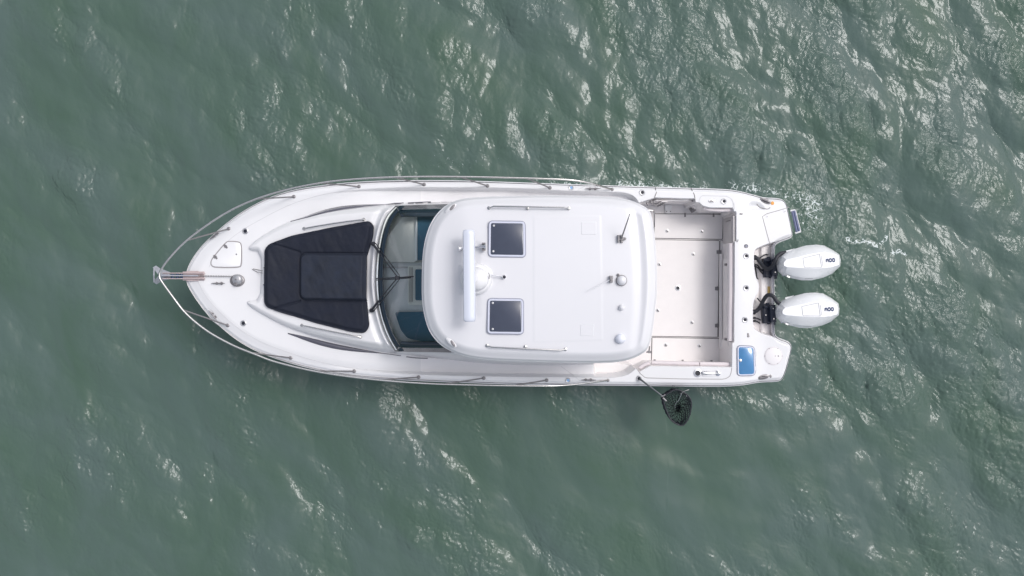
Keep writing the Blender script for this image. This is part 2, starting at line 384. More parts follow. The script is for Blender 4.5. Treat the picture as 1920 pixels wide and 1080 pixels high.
cxl = np.abs(PY - (478 + (PX - 1680) * .25 + 4 * np.sin(PX / 6))); foam += 1.15 * np.exp(-(cxl / 6.5) ** 2) * sm(1655, 1665, PX) * sm(1705, 1695, PX)
foam += .4 * np.exp(-((PX - 320) / 40) ** 2 - ((PY - 410) / 22) ** 2) * 0.5
foam = np.clip(foam, 0, 1) * fade
lee_h = np.exp(-(de_o / .5) ** 2) * (PY > 560); Zw *= 1 - .45 * lee_h
ny = X.shape[1]; ii, jj = np.meshgrid(np.arange(X.shape[0] - 1), np.arange(ny - 1), indexing='ij'); ii = ii.ravel(); jj = jj.ravel()
q = np.stack([ii * ny + jj, (ii + 1) * ny + jj, (ii + 1) * ny + jj + 1, ii * ny + jj + 1], 1)
me = np_mesh('water', np.stack([Xw.ravel(), Yw.ravel(), Zw.ravel()], 1), q)
me.polygons.foreach_set('use_smooth', np.ones(len(q), bool))
for nm, arr in (('foam', foam), ('ripple', np.clip(rough * (1 - .45 * lee_h), 0, 2))):
    at = me.attributes.new(nm, 'FLOAT', 'POINT'); at.data.foreach_set('value', np.ascontiguousarray(arr.ravel(), dtype=np.float32))
wm = bpy.data.materials.new('sea_water'); wm.use_nodes = True; n = wm.node_tree.nodes; l = wm.node_tree.links; b = n['Principled BSDF']
b.inputs['IOR'].default_value = 1.333; b.inputs['Roughness'].default_value = .06
def nd(t, **k):
    o = n.new('ShaderNode' + t)
    for a, v in k.items(): setattr(o, a, v)
    return o
tc = nd('TexCoord'); af = nd('Attribute', attribute_name='foam'); ar = nd('Attribute', attribute_name='ripple')
def noi(scale, det, rg=.55, vec=None, dist=0):
    t = nd('TexNoise'); t.inputs['Scale'].default_value = scale; t.inputs['Detail'].default_value = det; t.inputs['Roughness'].default_value = rg; t.inputs['Distortion'].default_value = dist
    l.new(vec or tc.outputs['Object'], t.inputs['Vector']); return t
mp = nd('Mapping'); mp.vector_type = 'TEXTURE'; mp.inputs['Rotation'].default_value = (0, 0, R(32)); mp.inputs['Scale'].default_value = (1, 1.9, 1); l.new(tc.outputs['Object'], mp.inputs['Vector'])
t1 = noi(14, 3, .6, mp.outputs[0], .6); t2 = noi(42, 2, .6, mp.outputs[0], .3); t3 = noi(95, 2, .6, mp.outputs[0], 0)
def math_(op, a, bb, c=None):
    m = nd('Math', operation=op)
    for i, v in enumerate((a, bb) + ((c,) if c is not None else ())):
        if hasattr(v, 'is_linked') or not isinstance(v, (int, float)): l.new(v, m.inputs[i])
        else: m.inputs[i].default_value = v
    return m.outputs[0]
hsum = math_('ADD', math_('MULTIPLY', t1.outputs['Fac'], .012), math_('ADD', math_('MULTIPLY', t2.outputs['Fac'], .003), math_('MULTIPLY', t3.outputs['Fac'], .0006)))
hh = math_('MULTIPLY', hsum, math_('MULTIPLY_ADD', ar.outputs['Fac'], .8, .12))
bp = nd('Bump'); bp.inputs['Strength'].default_value = 1; bp.inputs['Distance'].default_value = 1; l.new(hh, bp.inputs['Height']); l.new(bp.outputs[0], b.inputs['Normal'])
tv = noi(.7, 5, .55, mp.outputs[0], .5)
mx = nd('Mix', data_type='RGBA'); mx.inputs[6].default_value = (.067, .113, .085, 1); mx.inputs[7].default_value = (.084, .126, .114, 1); tvr = nd('MapRange'); tvr.inputs[1].default_value = .33; tvr.inputs[2].default_value = .62; l.new(tv.outputs['Fac'], tvr.inputs[0]); l.new(tvr.outputs[0], mx.inputs[0])
tf = noi(9, 7, .72, None, 1.2); vo = nd('TexVoronoi', feature='DISTANCE_TO_EDGE'); vo.inputs['Scale'].default_value = 11
wv = noi(6, 3, .6); av = nd('VectorMath', operation='MULTIPLY_ADD'); l.new(wv.outputs['Color'], av.inputs[0]); av.inputs[1].default_value = (.25, .25, .25); l.new(tc.outputs['Object'], av.inputs[2]); l.new(av.outputs[0], vo.inputs['Vector'])
lace = math_('MULTIPLY', math_('SUBTRACT', .16, vo.outputs['Distance']), 1.6)
fm = math_('ADD', math_('MULTIPLY_ADD', af.outputs['Fac'], .42, lace), tf.outputs['Fac'])
ms = nd('MapRange'); ms.inputs[1].default_value = .98; ms.inputs[2].default_value = 1.1; l.new(fm, ms.inputs[0])
ff = math_('MULTIPLY', ms.outputs[0], math_('MINIMUM', math_('MULTIPLY', af.outputs['Fac'], 5.0), 1.0))
mf = nd('Mix', data_type='RGBA'); l.new(ff, mf.inputs[0]); l.new(mx.outputs[2], mf.inputs[6]); mf.inputs[7].default_value = (.62, .68, .68, 1); l.new(mf.outputs[2], b.inputs['Base Color'])
# light scattered back by the murky water body leaves it evenly; only the mirror reflection follows the ripples
n.remove(b); ou = [x for x in n if x.type == 'OUTPUT_MATERIAL'][0]
dd = nd('BsdfDiffuse'); l.new(mf.outputs[2], dd.inputs['Color']); up = nd('VectorMath', operation='ADD'); ge = nd('NewGeometry'); l.new(ge.outputs['Normal'], up.inputs[0]); up.inputs[1].default_value = (0, 0, 1.5)
un = nd('VectorMath', operation='NORMALIZE'); l.new(up.outputs[0], un.inputs[0]); l.new(un.outputs[0], dd.inputs['Normal'])
gl = nd('BsdfGlossy'); l.new(bp.outputs[0], gl.inputs['Normal']); l.new(math_('MULTIPLY_ADD', ff, .4, .015), gl.inputs['Roughness'])
fs_ = nd('Fresnel'); fs_.inputs[0].default_value = 1.36; l.new(bp.outputs[0], fs_.inputs['Normal'])
wmx = nd('MixShader'); l.new(fs_.outputs[0], wmx.inputs[0]); l.new(dd.outputs[0], wmx.inputs[1]); l.new(gl.outputs[0], wmx.inputs[2]); l.new(wmx.outputs[0], ou.inputs[0])
me.materials.append(wm); wo_ = bpy.data.objects.new('water', me); C.objects.link(wo_); wo_['kind'] = 'structure'

# ------------------------------------------------------------------ boat: hull and moulded decks
boat = empty('motor_boat', (0, float(yc(0)), 0)); tag(boat, 'white cabin cruiser with hardtop and twin outboards floating on green water', 'boat')
boat_inv = Matrix.Translation((0, -float(yc(0)), 0))
def adopt(o): o.parent = boat; o.matrix_parent_inverse = boat_inv; return o
G = grid_field(DECKP, body_z, .0095)
cx, cy = G[5], G[6]
mC = sdf(cx, cy, COCK) > -.0; mWl = sdf(cx, cy, WELL) > .0; mT = (sdf(cx, cy, TRUNK) > .0) & ~mC & ~mWl; mH = (sdf(cx, cy, HOUSE) > .004) & ~mC
mWk = ((sdf(cx, cy, WALK) > .03) | (sdf(cx, cy, WALK2) > .03)) & (cx > -1.6)
deck_mask = ~mC & ~mWl & ~mT & ~mH
midx = np.where(mWk & (cx > 1.46) & (cy < 0), 2, np.where(mWk, 1, 0))
adopt(field_obj('deck', [GEL, SKID, CREAM], G, deck_mask, midx))
adopt(field_obj('cabin_trunk', [GEL], G, mT & ~mH))
adopt(field_obj('cabin_interior', [INTB, FABGREY], G, mH, ((cy > .42 - .0) & (cx < -1.1)).astype(int)))
adopt(field_obj('cockpit', [CREAM], G, mC))
adopt(field_obj('motor_well', [CREAM], G, mWl & ~mC))
del G, cx, cy
# hull shell: rings from the sheer to below the water
def hull_ring(P, kz, kin, bowshift):
    out = []
    for x, y in P:
        c = float(yc(x)); f = np.clip((x + 5.6) / 4.5, 0, 1); k = 1 - kin * (1.5 - f)
        zz = float(zs(x)) - .05 * float(sm(3.95, 4.5, x)) - .03
        xx = x + bowshift * (1 - f) ** 2 - (.12 * kin * 4 if x > 4.4 else 0)
        out.append((xx, c + (y - c) * k, zz * kz if kz > 0 else kz))
    return out
HP = inset(OUT, .02); HP = HP if area(HP) > 0 else HP[::-1]
m = MB(); m.loft([hull_ring(HP, -.45, .30, 1.9), hull_ring(HP, 1e-3, .14, 1.15), hull_ring(HP, .35, .06, .75), hull_ring(HP, .7, .02, .35), hull_ring(HP, .99, .0, 0.0)], cap0=False, cap1=False)
adopt(m.build('hull', GEL))
# rub rail: a white lip, and a grey strip painting the shadow line at the deck
def sweep(P, prof, zfun, closed=True):
    P = np.array(P); t = np.roll(P, -1, 0) - np.roll(P, 1, 0)
    t /= np.maximum(np.hypot(t[:, 0], t[:, 1]), 1e-9)[:, None]; nrm = np.stack([-t[:, 1], t[:, 0]], 1) * np.sign(area(P))
    mb = MB(); k = len(prof); vs = []; fs = []; n = len(P)
    for i in range(n):
        z0 = zfun(P[i][0], P[i][1])
        for d, z in prof: vs.append((P[i][0] + nrm[i][0] * d, P[i][1] + nrm[i][1] * d, z0 + z))
    for i in range(n):
        j = (i + 1) % n
        for a in range(k): b_ = (a + 1) % k; fs.append((i * k + a, j * k + a, j * k + b_, i * k + b_))
    mb.add(vs, fs); return mb
ez = lambda x, y: float(zs(x)) - .05 * float(sm(3.95, 4.5, x)) - .05 - .04 * float(1 - sm(-2.5, .5, x))
adopt(sweep(OUT, [(-.0, -.07), (.0, -.035), (.022, -.018), (.05, -.018), (.05, -.09), (.02, -.09)], ez).build('rub_rail', GEL))
adopt(sweep(OUT, [(.022, -.022), (.022, -.009), (.048, -.004), (.048, -.022)], ez).build('rub_rail_shadow_line', mat('rub_shadow_grey', (.30, .30, .34), .5)))

def ribbon(name, pts, wd, m, zf=body_z, dz=.0025, closed=False, world=False, step=.05, th=.0, z0=1.3, parent=None):
    P = np.array([tuple(p[:2]) for p in pts], float)
    if not world: P = many(P, zf, 0, z0)[:, :2]
    P = resample(P, step, closed); n = len(P)
    if closed: t = np.roll(P, -1, 0) - np.roll(P, 1, 0)
    else: t = np.gradient(P, axis=0)
    t /= np.maximum(np.hypot(t[:, 0], t[:, 1]), 1e-9)[:, None]; nr = np.stack([-t[:, 1], t[:, 0]], 1)
    A = P + nr * wd / 2; B = P - nr * wd / 2; zc = np.maximum(zf(P[:, 0], P[:, 1]), np.maximum(zf(A[:, 0], A[:, 1]), zf(B[:, 0], B[:, 1])))
    vs = []
    for i in range(n): vs += [(A[i][0], A[i][1], zc[i] - .004), (A[i][0], A[i][1], zc[i] + dz), (B[i][0], B[i][1], zc[i] + dz), (B[i][0], B[i][1], zc[i] - .004)]
    fs = []
    for i in range(n if closed else n - 1):
        j = (i + 1) % n
        for a, b_ in ((0, 1), (1, 2), (2, 3)): fs.append((i * 4 + a, i * 4 + b_, j * 4 + b_, j * 4 + a))
    o = MB().add(vs, fs).build(name, m, smooth=False)
    if parent is not None: o.parent = parent
    else: adopt(o)
    return o
def plate(name, pts, m, zf=body_z, th=.008, r=.03, world=False, z=None, z0=1.3, bev=.005, dome=0.0):   # a thin raised panel with softened edge
    P = np.array([tuple(p[:2]) for p in pts], float)
    if not world: P = many(P, zf, 0, z0)[:, :2]
    P = roundp(P, r); P = P if area(P) > 0 else P[::-1]
    c = P.mean(0); zz = (lambda Q: np.full(len(Q), z)) if z is not None else (lambda Q: zf(Q[:, 0], Q[:, 1]))
    rings = []
    for d, h in ((0, -.01), (0, th - bev), (bev, th)): Q = inset(P, d); rings.append([(a[0], a[1], b_ + h) for a, b_ in zip(Q, zz(P))])
    return MB().loft(rings, cap0=False).build(name, m)
# seam between gunwale cap and deck
def cap_line(lst, name='deck_seam', wd=.008, m=GROOVE, **k): return ribbon(name, crom(lst, 5), wd, m, **k)
cap_line([(392, 501), (405, 477), (430, 450), (460, 428), (490, 411), (520, 395), (560, 378), (620, 362), (700, 353.5), (780, 351), (860, 351.5)])
cap_line([(370, 525), (385, 553), (410, 583), (440, 610), (480, 636), (530, 657), (590, 676), (660, 690), (740, 697), (820, 701), (900, 703)])

# ------------------------------------------------------------------ sun pad on the fore deck
def pad_z(X, Y):
    d = sdf(X, Y, PADP, .4); px = 960 + X * F / (CAMH - 1.8); py = 540 - Y * F / (CAMH - 1.8)
    yy = (py - (519 + (px - 590) * .01))
    cen = np.minimum(np.minimum(px - 561, 700 - px) * .0089, (44.5 - np.abs(yy)) * .0089)      # raised middle cushion
    hc = sm(-.005, .05, cen)
    qx = px - 561; qy = 44.5 - np.abs(yy); rc = 13.0
    cen = np.where((qx < rc) & (qy < rc), (rc - np.hypot(rc - qx, rc - qy)) * .0089, cen); hc = sm(-.005, .05, cen)
    bow = sm(6, -10, px - 561 - 0 * yy)
    wing = .02 + .09 * np.clip((np.abs(yy) - 44) / 60, 0, 1)
    z = body_z(X, Y) + .075 * sm(-.01, .07, d) + .07 * hc + (1 - hc) * (wing * .5 + .05 * bow * np.clip((561 - px) / 60, 0, 1))
    seam = np.exp(-(cen / .012) ** 2)
    diag = np.abs(np.abs(yy) - 46 - (561 - px) * .30); seam2 = np.exp(-(diag / 2.0) ** 2) * (px < 563) * (np.abs(yy) > 40)
    z -= .022 * seam + .022 * seam2
    z += .020 * (noise2(X * 1.0, Y * 1.0, .20, 51, 4) - .5) + .012 * (noise2(X * 2.4 + Y, Y * .8, .3, 57, 2) - .5)
    return z
pad = empty('sun_pad', tuple(on(590, 520))); tag(pad, 'black padded sun lounge cushions on the foredeck ahead of the windscreen', 'cushion')
G = grid_field(PADP, pad_z, .011)
pxx = 960 + G[5] * F / (CAMH - 1.8); pyy = 540 - G[6] * F / (CAMH - 1.8); dy_ = np.abs(pyy - (519 + (pxx - 590) * .01))
mcen = (pxx > 561) & (dy_ < 44.5) & ~((pxx < 574) & (dy_ > 31.5) & (np.hypot(574 - pxx, dy_ - 31.5) > 13)); mbow = ~mcen & (pxx < 568) & (dy_ < 46 + (561 - pxx) * .3)
NAVY2 = mat('navy_fabric_faded', (.015, .021, .038), .7, var=.75, vscale=5, bump=.003, bscale=12)
for nm, mk, mt in (('seat_cushion', mcen, NAVY2), ('bow_cushion', mbow, NAVY), ('side_cushion', ~mcen & ~mbow & (pyy < 519), NAVY), ('side_cushion', ~mcen & ~mbow & (pyy >= 519), NAVY)):
    o = field_obj(nm, [mt], G, mk); o.parent = pad; o.matrix_parent_inverse = Matrix.Translation(-pad.location)
def padd(o): o.parent = pad; o.matrix_parent_inverse = Matrix.Translation(-pad.location); return o
Pk = resample(PADP, .02); padd(MB().tube([(p[0], p[1], float(z) + .006) for p, z in zip(inset(Pk, .004), pad_z(inset(Pk, .02)[:, 0], inset(Pk, .02)[:, 1]) - .03)], .012, 6, closed=True).build('piping', NAVY))
for p in ((495, 502), (494, 534), (496, 563)): padd(MB().lathe(on(*p, dz=.03), [(.011, -.01), (.011, .003), (.006, .008)], 10).build('snap', CHROME))
padd(MB().tube([on(493, 508, dz=.02), on(484, 506, dz=.012), on(475, 504, dz=.012), on(473, 505, dz=.012), on(482, 510, dz=.012), on(493, 512, dz=.02)], .005, 6).build('strap', STEELD))

# ------------------------------------------------------------------ cabin windows, wind screen, interior
def lens_window(name, a, mid, b_, wmax):
    c = crom([a, mid, b_], 14); P = many(c, dz=.0); n = len(P); vs = []; fs = []
    for i, p in enumerate(P):
        t = i / (n - 1); wd = wmax * min(1, (math.sin(math.pi * min(1, t * 1.15 + .02)) * .9 + .12)) if wmax > .03 else wmax
        d = Vector((P[min(i + 1, n - 1)] - P[max(i - 1, 0)])[:2]).normalized(); nr = Vector((-d.y, d.x))
        for s_ in (1, -1):
            q = Vector(p[:2]) + nr * s_ * wd / 2; vs.append((q.x, q.y, float(body_z(np.array([q.x]), np.array([q.y]))[0]) + .009))
    for i in range(n - 1): fs.append((2 * i, 2 * i + 1, 2 * i + 3, 2 * i + 2))
    o = MB().add(vs, fs).build(name, WGREY); s = o.modifiers.new('solid', 'SOLIDIFY'); s.thickness = .012; s.offset = -1
    return adopt(o)
lens_window('cabin_window', (545, 415), (640, 391), (757, 381), .078)
lens_window('cabin_window', (540, 625), (632, 650), (752, 667), .085)
lens_window('cabin_vent', (765, 381), (787, 380.3), (808, 379.5), .014)
lens_window('cabin_vent', (762, 669), (780, 671), (802, 672), .014)
def surf_strip(name, A, B, m, th=.008, k=1):
    n = len(A); vs = []; fs = []
    for i in range(n):
        for j in range(k + 1): vs.append(Vector(A[i]).lerp(Vector(B[i]), j / k))
    for i in range(n - 1):
        for j in range(k): a = i * (k + 1) + j; fs.append((a, a + 1, a + k + 2, a + k + 1))
    a, b_, c = (Vector(vs[i]) for i in fs[len(fs) // 2][:3]); nn = (b_ - a).cross(c - b_)
    if nn.z < 0: fs = [f[::-1] for f in fs]
    o = MB().add(vs, fs).build(name, m)
    if th > 0: s = o.modifiers.new('solid', 'SOLIDIFY'); s.thickness = th; s.offset = 0
    return adopt(o)
base = [(742, 386), (731, 398), (722, 412), (714, 435), (708, 465), (705, 495), (704, 520), (705, 550), (708, 575), (714, 600), (722, 623), (731, 642), (741, 659)]
bc = crom([W(*p, HZ) for p in base], 4)
HT_Z = 2.93
top_ = crom([W(*p, HT_Z) for p in [(858, 392), (838, 400), (824, 414), (812, 440), (806, 470), (803, 500), (802, 520), (803, 545), (805, 570), (811, 598), (822, 624), (836, 640), (858, 650)]], 4)
def lerpc(a, b_, t): return [Vector(p).lerp(Vector(q_), t) for p, q_ in zip(a, b_)]
t_in = .15
g0 = lerpc(bc, top_, 0); g1 = lerpc(bc, top_, t_in)
surf_strip('windscreen_frame', g0, g1, FRIT, .014, 2)
ws = surf_strip('windscreen', [g1[i] for i in range(4, len(g1) - 4)], [top_[i] for i in range(4, len(g1) - 4)], GLASS, .0, 6)
# raked side glass with dark tint, both sides
for px0, px1, sgn in ((386, 404, 1), (659, 641, -1)):
    A = [W(x, px0 + (x - 742) * (-.03 if sgn > 0 else .012), HZ) for x in (742, 775, 810, 850)]
    B = [W(752 + (x - 742) * 1.2, px1 + (2 if sgn > 0 else 0), HZ + .35) for x in (742, 775, 810, 850)]
    surf_strip('side_window', A, B, FRIT, .012, 2)
    B2 = [(b0[0] + .01, b0[1] - sgn * .005, b0[2] - .02) for b0 in B]
# cabin sides below the hardtop: white lower wall, glass band cleared to let light in, posts
for y0, y1, sgn in ((1.345, 1.27, 1), (-1.06, -1.03, -1)):
    A = [(-1.0, y0, 1.2), (1.9, y1, 1.0)]; B = [(-1.0, y0 - .01 * sgn, 1.95), (1.9, y1 - .01 * sgn, 1.95)]; T = [(-.6, y0 - .12 * sgn, 2.92), (1.85, y1 - .12 * sgn, 2.92)]
    surf_strip('cabin_side', A, B, GEL, .04, 1); surf_strip('cabin_side_window', T, B, GLASSD, .0, 1)
    for x, s_ in ((-.35, 0), (.7, 0), (1.82, 0)):
        f_ = (x + 1) / 2.9; yb = y0 + (y1 - y0) * f_
        adopt(MB().tube([(x, yb, 1.9), (x + .08, yb - .12 * sgn, 2.95)], .035, 8).build('roof_post', GEL))
adopt(MB().box((1.92, .72, 1.7), (.04, 1.1, 2.3)).build('aft_bulkhead_glass', GLASSD)); adopt(MB().box((1.92, -.66, 1.7), (.04, .75, 2.3)).build('aft_bulkhead_glass', GLASSD))  # unseen bulkhead made of near-clear glass to brighten the cabin
# interior seen through the windscreen
adopt(plate('dash_panel', [(757, 405), (781, 404), (781, 492), (718, 492), (726, 445)], FABGREY, z=1.95, world=False, zf=lambda x, y: np.full(np.shape(x), 1.95), th=.03, r=.05))
adopt(plate('companion_seat', [(783, 406), (850, 406), (850, 488), (783, 488)], INTN, z=1.98, zf=lambda x, y: np.full(np.shape(x), 1.98), th=.05, r=.01))
adopt(plate('dash_trim', [(779.5, 404), (783, 404), (783, 489), (779.5, 489)], INTB, z=1.995, zf=lambda x, y: np.full(np.shape(x), 1.995), th=.045, r=.002))
adopt(plate('console_surround', [(765, 498), (840, 498), (840, 572), (765, 572)], FABGREY, z=1.96, zf=lambda x, y: np.full(np.shape(x), 1.96), th=.02, r=.06))
adopt(plate('console_screen', [(779, 505), (840, 505), (840, 563), (779, 563)], INTN, z=1.99, zf=lambda x, y: np.full(np.shape(x), 1.99), th=.03, r=.03))
for xx in (768, 770.5, 773): adopt(plate('console_trim', [(xx, 501), (xx + .7, 501), (xx + .7, 566), (xx, 566)], SEAM, z=1.982, zf=lambda x, y: np.full(np.shape(x), 1.982), th=.006, r=.002, bev=.001))
adopt(plate('dash_hatch', [(712, 500), (764, 500), (764, 502.5), (712, 502.5)], GROOVE, z=1.94, zf=lambda x, y: np.full(np.shape(x), 1.94), th=.012, r=.004, bev=.002))
adopt(plate('helm_seat', [(741, 585), (850, 584), (850, 639), (790, 640), (765, 634), (752, 618)], INTN, z=1.96, zf=lambda x, y: np.full(np.shape(x), 1.96), th=.05, r=.05))
# wipers
def tubes(name, lst, r, m, n=6, parent=None):
    b_ = MB()
    for t in lst: b_.tube(t, r, n)
    o = b_.build(name, m); 
    return adopt(o) if parent is None else o
def wz(x, y): return np.clip(HZ + .06 + (np.asarray(x) + 2.27) / 1.05 * (HT_Z - HZ), 1.9, 3)
for (a, b_) in (((699, 457), (745, 519)), ((696, 582), (745, 521))):
    s_ = 1 if b_[1] < 520 else -1; wp = []
    pa = on(*a, dz=.07); pb = Vector(W(*b_, 2.33)); off = Vector((.035, .022 * s_, 0))
    o = MB().tube([pa, pa.lerp(pb, .5) + Vector((0, 0, .02)), pb], .009, 6).tube([pa + off, pa.lerp(pb, .5) + off, pb + off], .007, 6)
    o.tube([pa - (pb - pa) * .03, pa.lerp(pb, .28)], .019, 8).lathe(pa - Vector((0, 0, .06)), [(.04, -.02), (.035, .05), (.02, .075)], 12); adopt(o.build('wiper', BLACK))
o = MB(); o.tube([W(705, 522.6, 2.12), W(745, 520.6, 2.36), W(775, 518.6, 2.62)], .010, 6).tube([W(706, 525.3, 2.12), W(745, 523.0, 2.36), W(770, 521, 2.6)], .007, 6).box(W(745, 521, 2.37), (.07, .06, .05)); adopt(o.build('wiper', BLACK))
# grab rails beside the sun pad
for a, b_ in (((570, 428.5), (682, 411.5)), ((566, 610), (676, 632))):
    mdp = ((a[0] + b_[0]) / 2, (a[1] + b_[1]) / 2 - (2.5 if a[1] < 500 else -1.2))
    P = [on(*a), on(*a, dz=.05)] + [on(*(np.array(a) * (1 - t) ** 2 + 2 * t * (1 - t) * np.array(mdp) + t * t * np.array(b_)), dz=.07) for t in (.06, .25, .5, .75, .94)] + [on(*b_, dz=.05), on(*b_)]
    adopt(MB().tube(P, .012, 8).lathe(P[0], [(.03, 0), (.024, .012)], 12).lathe(P[-1], [(.03, 0), (.024, .012)], 12).build('grab_rail', STEEL))

# ------------------------------------------------------------------ hardtop
HT_PX = [(790, 520), (791, 480), (797, 443), (809, 412), (828, 389), (848, 377), (870, 371), (910, 368), (990, 366), (1060, 365.5), (1143, 367.5), (1178, 373), (1203, 382), (1219, 393), (1224, 408), (1229, 444), (1232, 492), (1232.5, 544), (1228, 590), (1223, 631), (1216, 655), (1206, 664), (1183, 675), (1150, 681), (1083, 681.5), (950, 677.5), (892, 673.5), (857, 665), (829, 651), (810, 632), (798, 608), (790, 567)]
HTP = resample(chaikin(W2(HT_PX, 2.95), 2), .03); HTC = HTP.mean(0)
RF = lambda pts, z=3.05: W2(pts, z)
REC1 = roundp(RF([(838, 448), (905, 448), (905, 600), (838, 612)]), .1); PEDP = roundp(RF([(858, 492), (905, 492), (925, 505), (925, 543), (905, 556), (858, 556)]), .08)
PAN = roundp(RF([(998, 404), (1128, 402), (1132, 640), (998, 644)]), .04)
def roof_z(X, Y):
    X = np.asarray(X, float); Y = np.asarray(Y, float)
    d = np.maximum(sdf(X, Y, HTP, 1.0), 0); u = (X - HTC[0]); v = (Y - .13 + .02 * X)
    z = 3.10 - .05 * (v / 1.25) ** 2 - .02 * (u / 1.7) ** 2 - .10 * (1 - sm(0, .18, d)) - .05 * (1 - sm(0, .04, d))
    z -= .05 * (1 - sm(-1.18, -.55, X + .10 * v * v))                     # brow slopes down at the front
    xr = 1.93 - .10 * (v / 1.2) ** 2
    z -= .028 * np.exp(-((X - xr) / .075) ** 2) * sm(.05, .2, d)          # gutter ahead of the aft lip
    z -= .012 * sm(0, .12, sdf(X, Y, REC1)); z += .02 * sm(0, .08, sdf(X, Y, PEDP)); z += .0025 * sm(0, .04, sdf(X, Y, PAN))
    return z
G = grid_field(HTP, roof_z, .012); roof = adopt(field_obj('hardtop', [ROOF], G, np.ones(G[4].shape, bool))); del G
P = HTP if area(HTP) > 0 else HTP[::-1]
ze = roof_z(P[:, 0], P[:, 1]); P2 = inset(P, -.004); P3 = inset(P, .05)
ring = lambda Q, z: [(a[0], a[1], (z if np.isscalar(z) else z[i])) for i, a in enumerate(Q)]
o = MB().loft([ring(P3, 2.84), ring(P2, 2.87), ring(P2, ze - .012), ring(P, ze + .0)], cap0=True, cap1=False).build('hardtop_rim', ROOF); o.parent = roof
def roofp(px, py, dz=0): return on(px, py, roof_z, dz, 3.05)
def rchild(o): o.parent = roof; return o
for pts in ([(1090, 416), (1118, 416), (1118, 440), (1090, 440)], [(1088, 608), (1114, 608), (1113, 630), (1088, 630)]):
    o = plate('roof_pad', pts, ROOF, roof_z, th=.004, r=.01, z0=3.05); rchild(o)
# deck hatches in the hardtop
def hatch(name, c, mg, zf, z0, rad=.06, fr=.030, mf=None):
    P = many(c, zf, 0, z0)[:, :2]; cc = P.mean(0); P = roundp(P, rad); P = P if area(P) > 0 else P[::-1]; zt = float(zf(np.append(P[:, 0], cc[0]), np.append(P[:, 1], cc[1])).max())
    root = empty(name, (0, 0, 0)); adopt(root)
    f = MB().loft([ring(P, zt - .03), ring(P, zt + .014), ring(inset(P, .004), zt + .02), ring(inset(P, fr - .003), zt + .02), ring(inset(P, fr), zt + .012)], cap0=False, cap1=False).build('frame', mf or FRAME, root)
    Q = inset(P, fr - .002); g = MB().loft([ring(Q, zt - .01), ring(Q, zt + .012), ring(inset(Q, .006), zt + .016)], cap0=False).build('pane', mg, root)
    Q = inset(P, -.012); MB().loft([ring(Q, zt - .05), ring(Q, zt + .006), ring(inset(Q, .014), zt + .006)], cap0=False, cap1=False).build('gasket', GASK, root)
    return root, zt
FRAME = mat('anodised_frame', (.58, .60, .70), .35, metal=.2); GASK = mat('gasket', (.26, .27, .34), .6)
for cor, lat in (([(917, 415), (984, 416), (985, 482), (916, 481)], ((926, 423), (925, 471))), ([(915, 560), (981, 561), (981, 626), (914, 625)], ((924, 568), (924, 617)))):
    root, zt = hatch('roof_hatch', cor, SMOKE, roof_z, 3.05)
    for p in lat: q_ = W(*p, zt + .02); MB().lathe(q_, [(.016, -.006), (.016, .003), (.008, .007)], 12).build('latch', GROOVE, root)
# handrails on the hardtop
for a, b_, mid in (((917, 390), (1066, 391), (989, 391)), ((913, 648), (1060, 655), (985, 650))):
    s_ = -1 if a[1] < 500 else 1; P = [roofp(*a), roofp(*a, .03), roofp(a[0] + 9, a[1] + s_ * 3, .07), roofp((a[0] + b_[0]) / 2, (a[1] + b_[1]) / 2 + s_ * 2.6, .075), roofp(b_[0] - 9, b_[1] + s_ * 2, .07), roofp(*b_, .03), roofp(*b_)]
    o = MB().tube(P, .0125, 8)
    for e in (P[0], P[-1], roofp(mid[0], mid[1])): o.lathe(e, [(.028, -.003), (.026, .01), (.014, .016)], 12)
    o.tube([roofp(mid[0], mid[1]), roofp(mid[0], mid[1] + s_ * 1.2, .07)], .01, 8); adopt(o.build('roof_handrail', STEEL))
# navigation light scoops at the front corners
for p, a in (((845, 391), R(35)), ((846, 642), R(-42))):
    c = roofp(*p, .0); o = MB().lathe(c, [(.11, -.04), (.10, .005), (.06, .03), (.02, .036)], 20, sx=1, sy=.45, rz=a); r_ = adopt(o.build('navigation_light', GEL))
    s_ = 1 if a > 0 else -1; c2 = roofp(p[0] + 3, p[1] - s_ * 2, .022); MB().lathe(c2, [(.062, -.02), (.055, .012), (.02, .016)], 16, sx=1, sy=.38, rz=a + .25 * s_).build('lens', STEELD, r_)
# radar: pedestal, turning bar
rad = empty('radar'); adopt(rad)
c = roofp(893, 523); MB().lathe(c + Vector((0, 0, 0)), [(.24, -.02), (.235, .03), (.21, .06), (.20, .065)], 28, sx=1.0, sy=1.0).lathe(c + Vector((.02, 0, 0)), [(.17, .05), (.17, .14), (.14, .19), (.07, .215), (.02, .22)], 28).build('pedestal', GEL, rad)
za = 3.42; A = Vector(W(879, 431, za)); B = Vector(W(880.5, 603, za)); rings = []
for t in [0, .004, .02, .05] + list(np.linspace(.1, .9, 9)) + [.95, .98, .996, 1]:
    p = A.lerp(B, t); e = 1 - (max(0, .02 - min(t, 1 - t)) / .02) ** 2 * .25
    rings.append([p + Vector((x * e, 0, z * e)) for x, z in ((-.087, -.03), (-.087, .015), (-.075, .045), (-.03, .062), (.03, .06), (.075, .035), (.087, .005), (.087, -.035), (.03, -.05), (-.03, -.05))])
m = MB(); m.loft([[p for p in r_] for r_ in rings]); m.build('antenna_bar', mat('radar_white', (.60, .63, .72), .35, coat=.2), rad, angle=35)
MB().lathe((c.x - .02, c.y, 3.3), [(.06, -.1), (.055, .08)], 16).build('shaft', GEL, rad)
MB().lathe(W(911.5, 517.5, 3.19), [(.008, 0), (.008, .03)], 8).tube([W(916, 511, 3.27), W(917.5, 517, 3.27), W(917, 523, 3.24)], .006, 6).build('bracket', STEELD, rad)
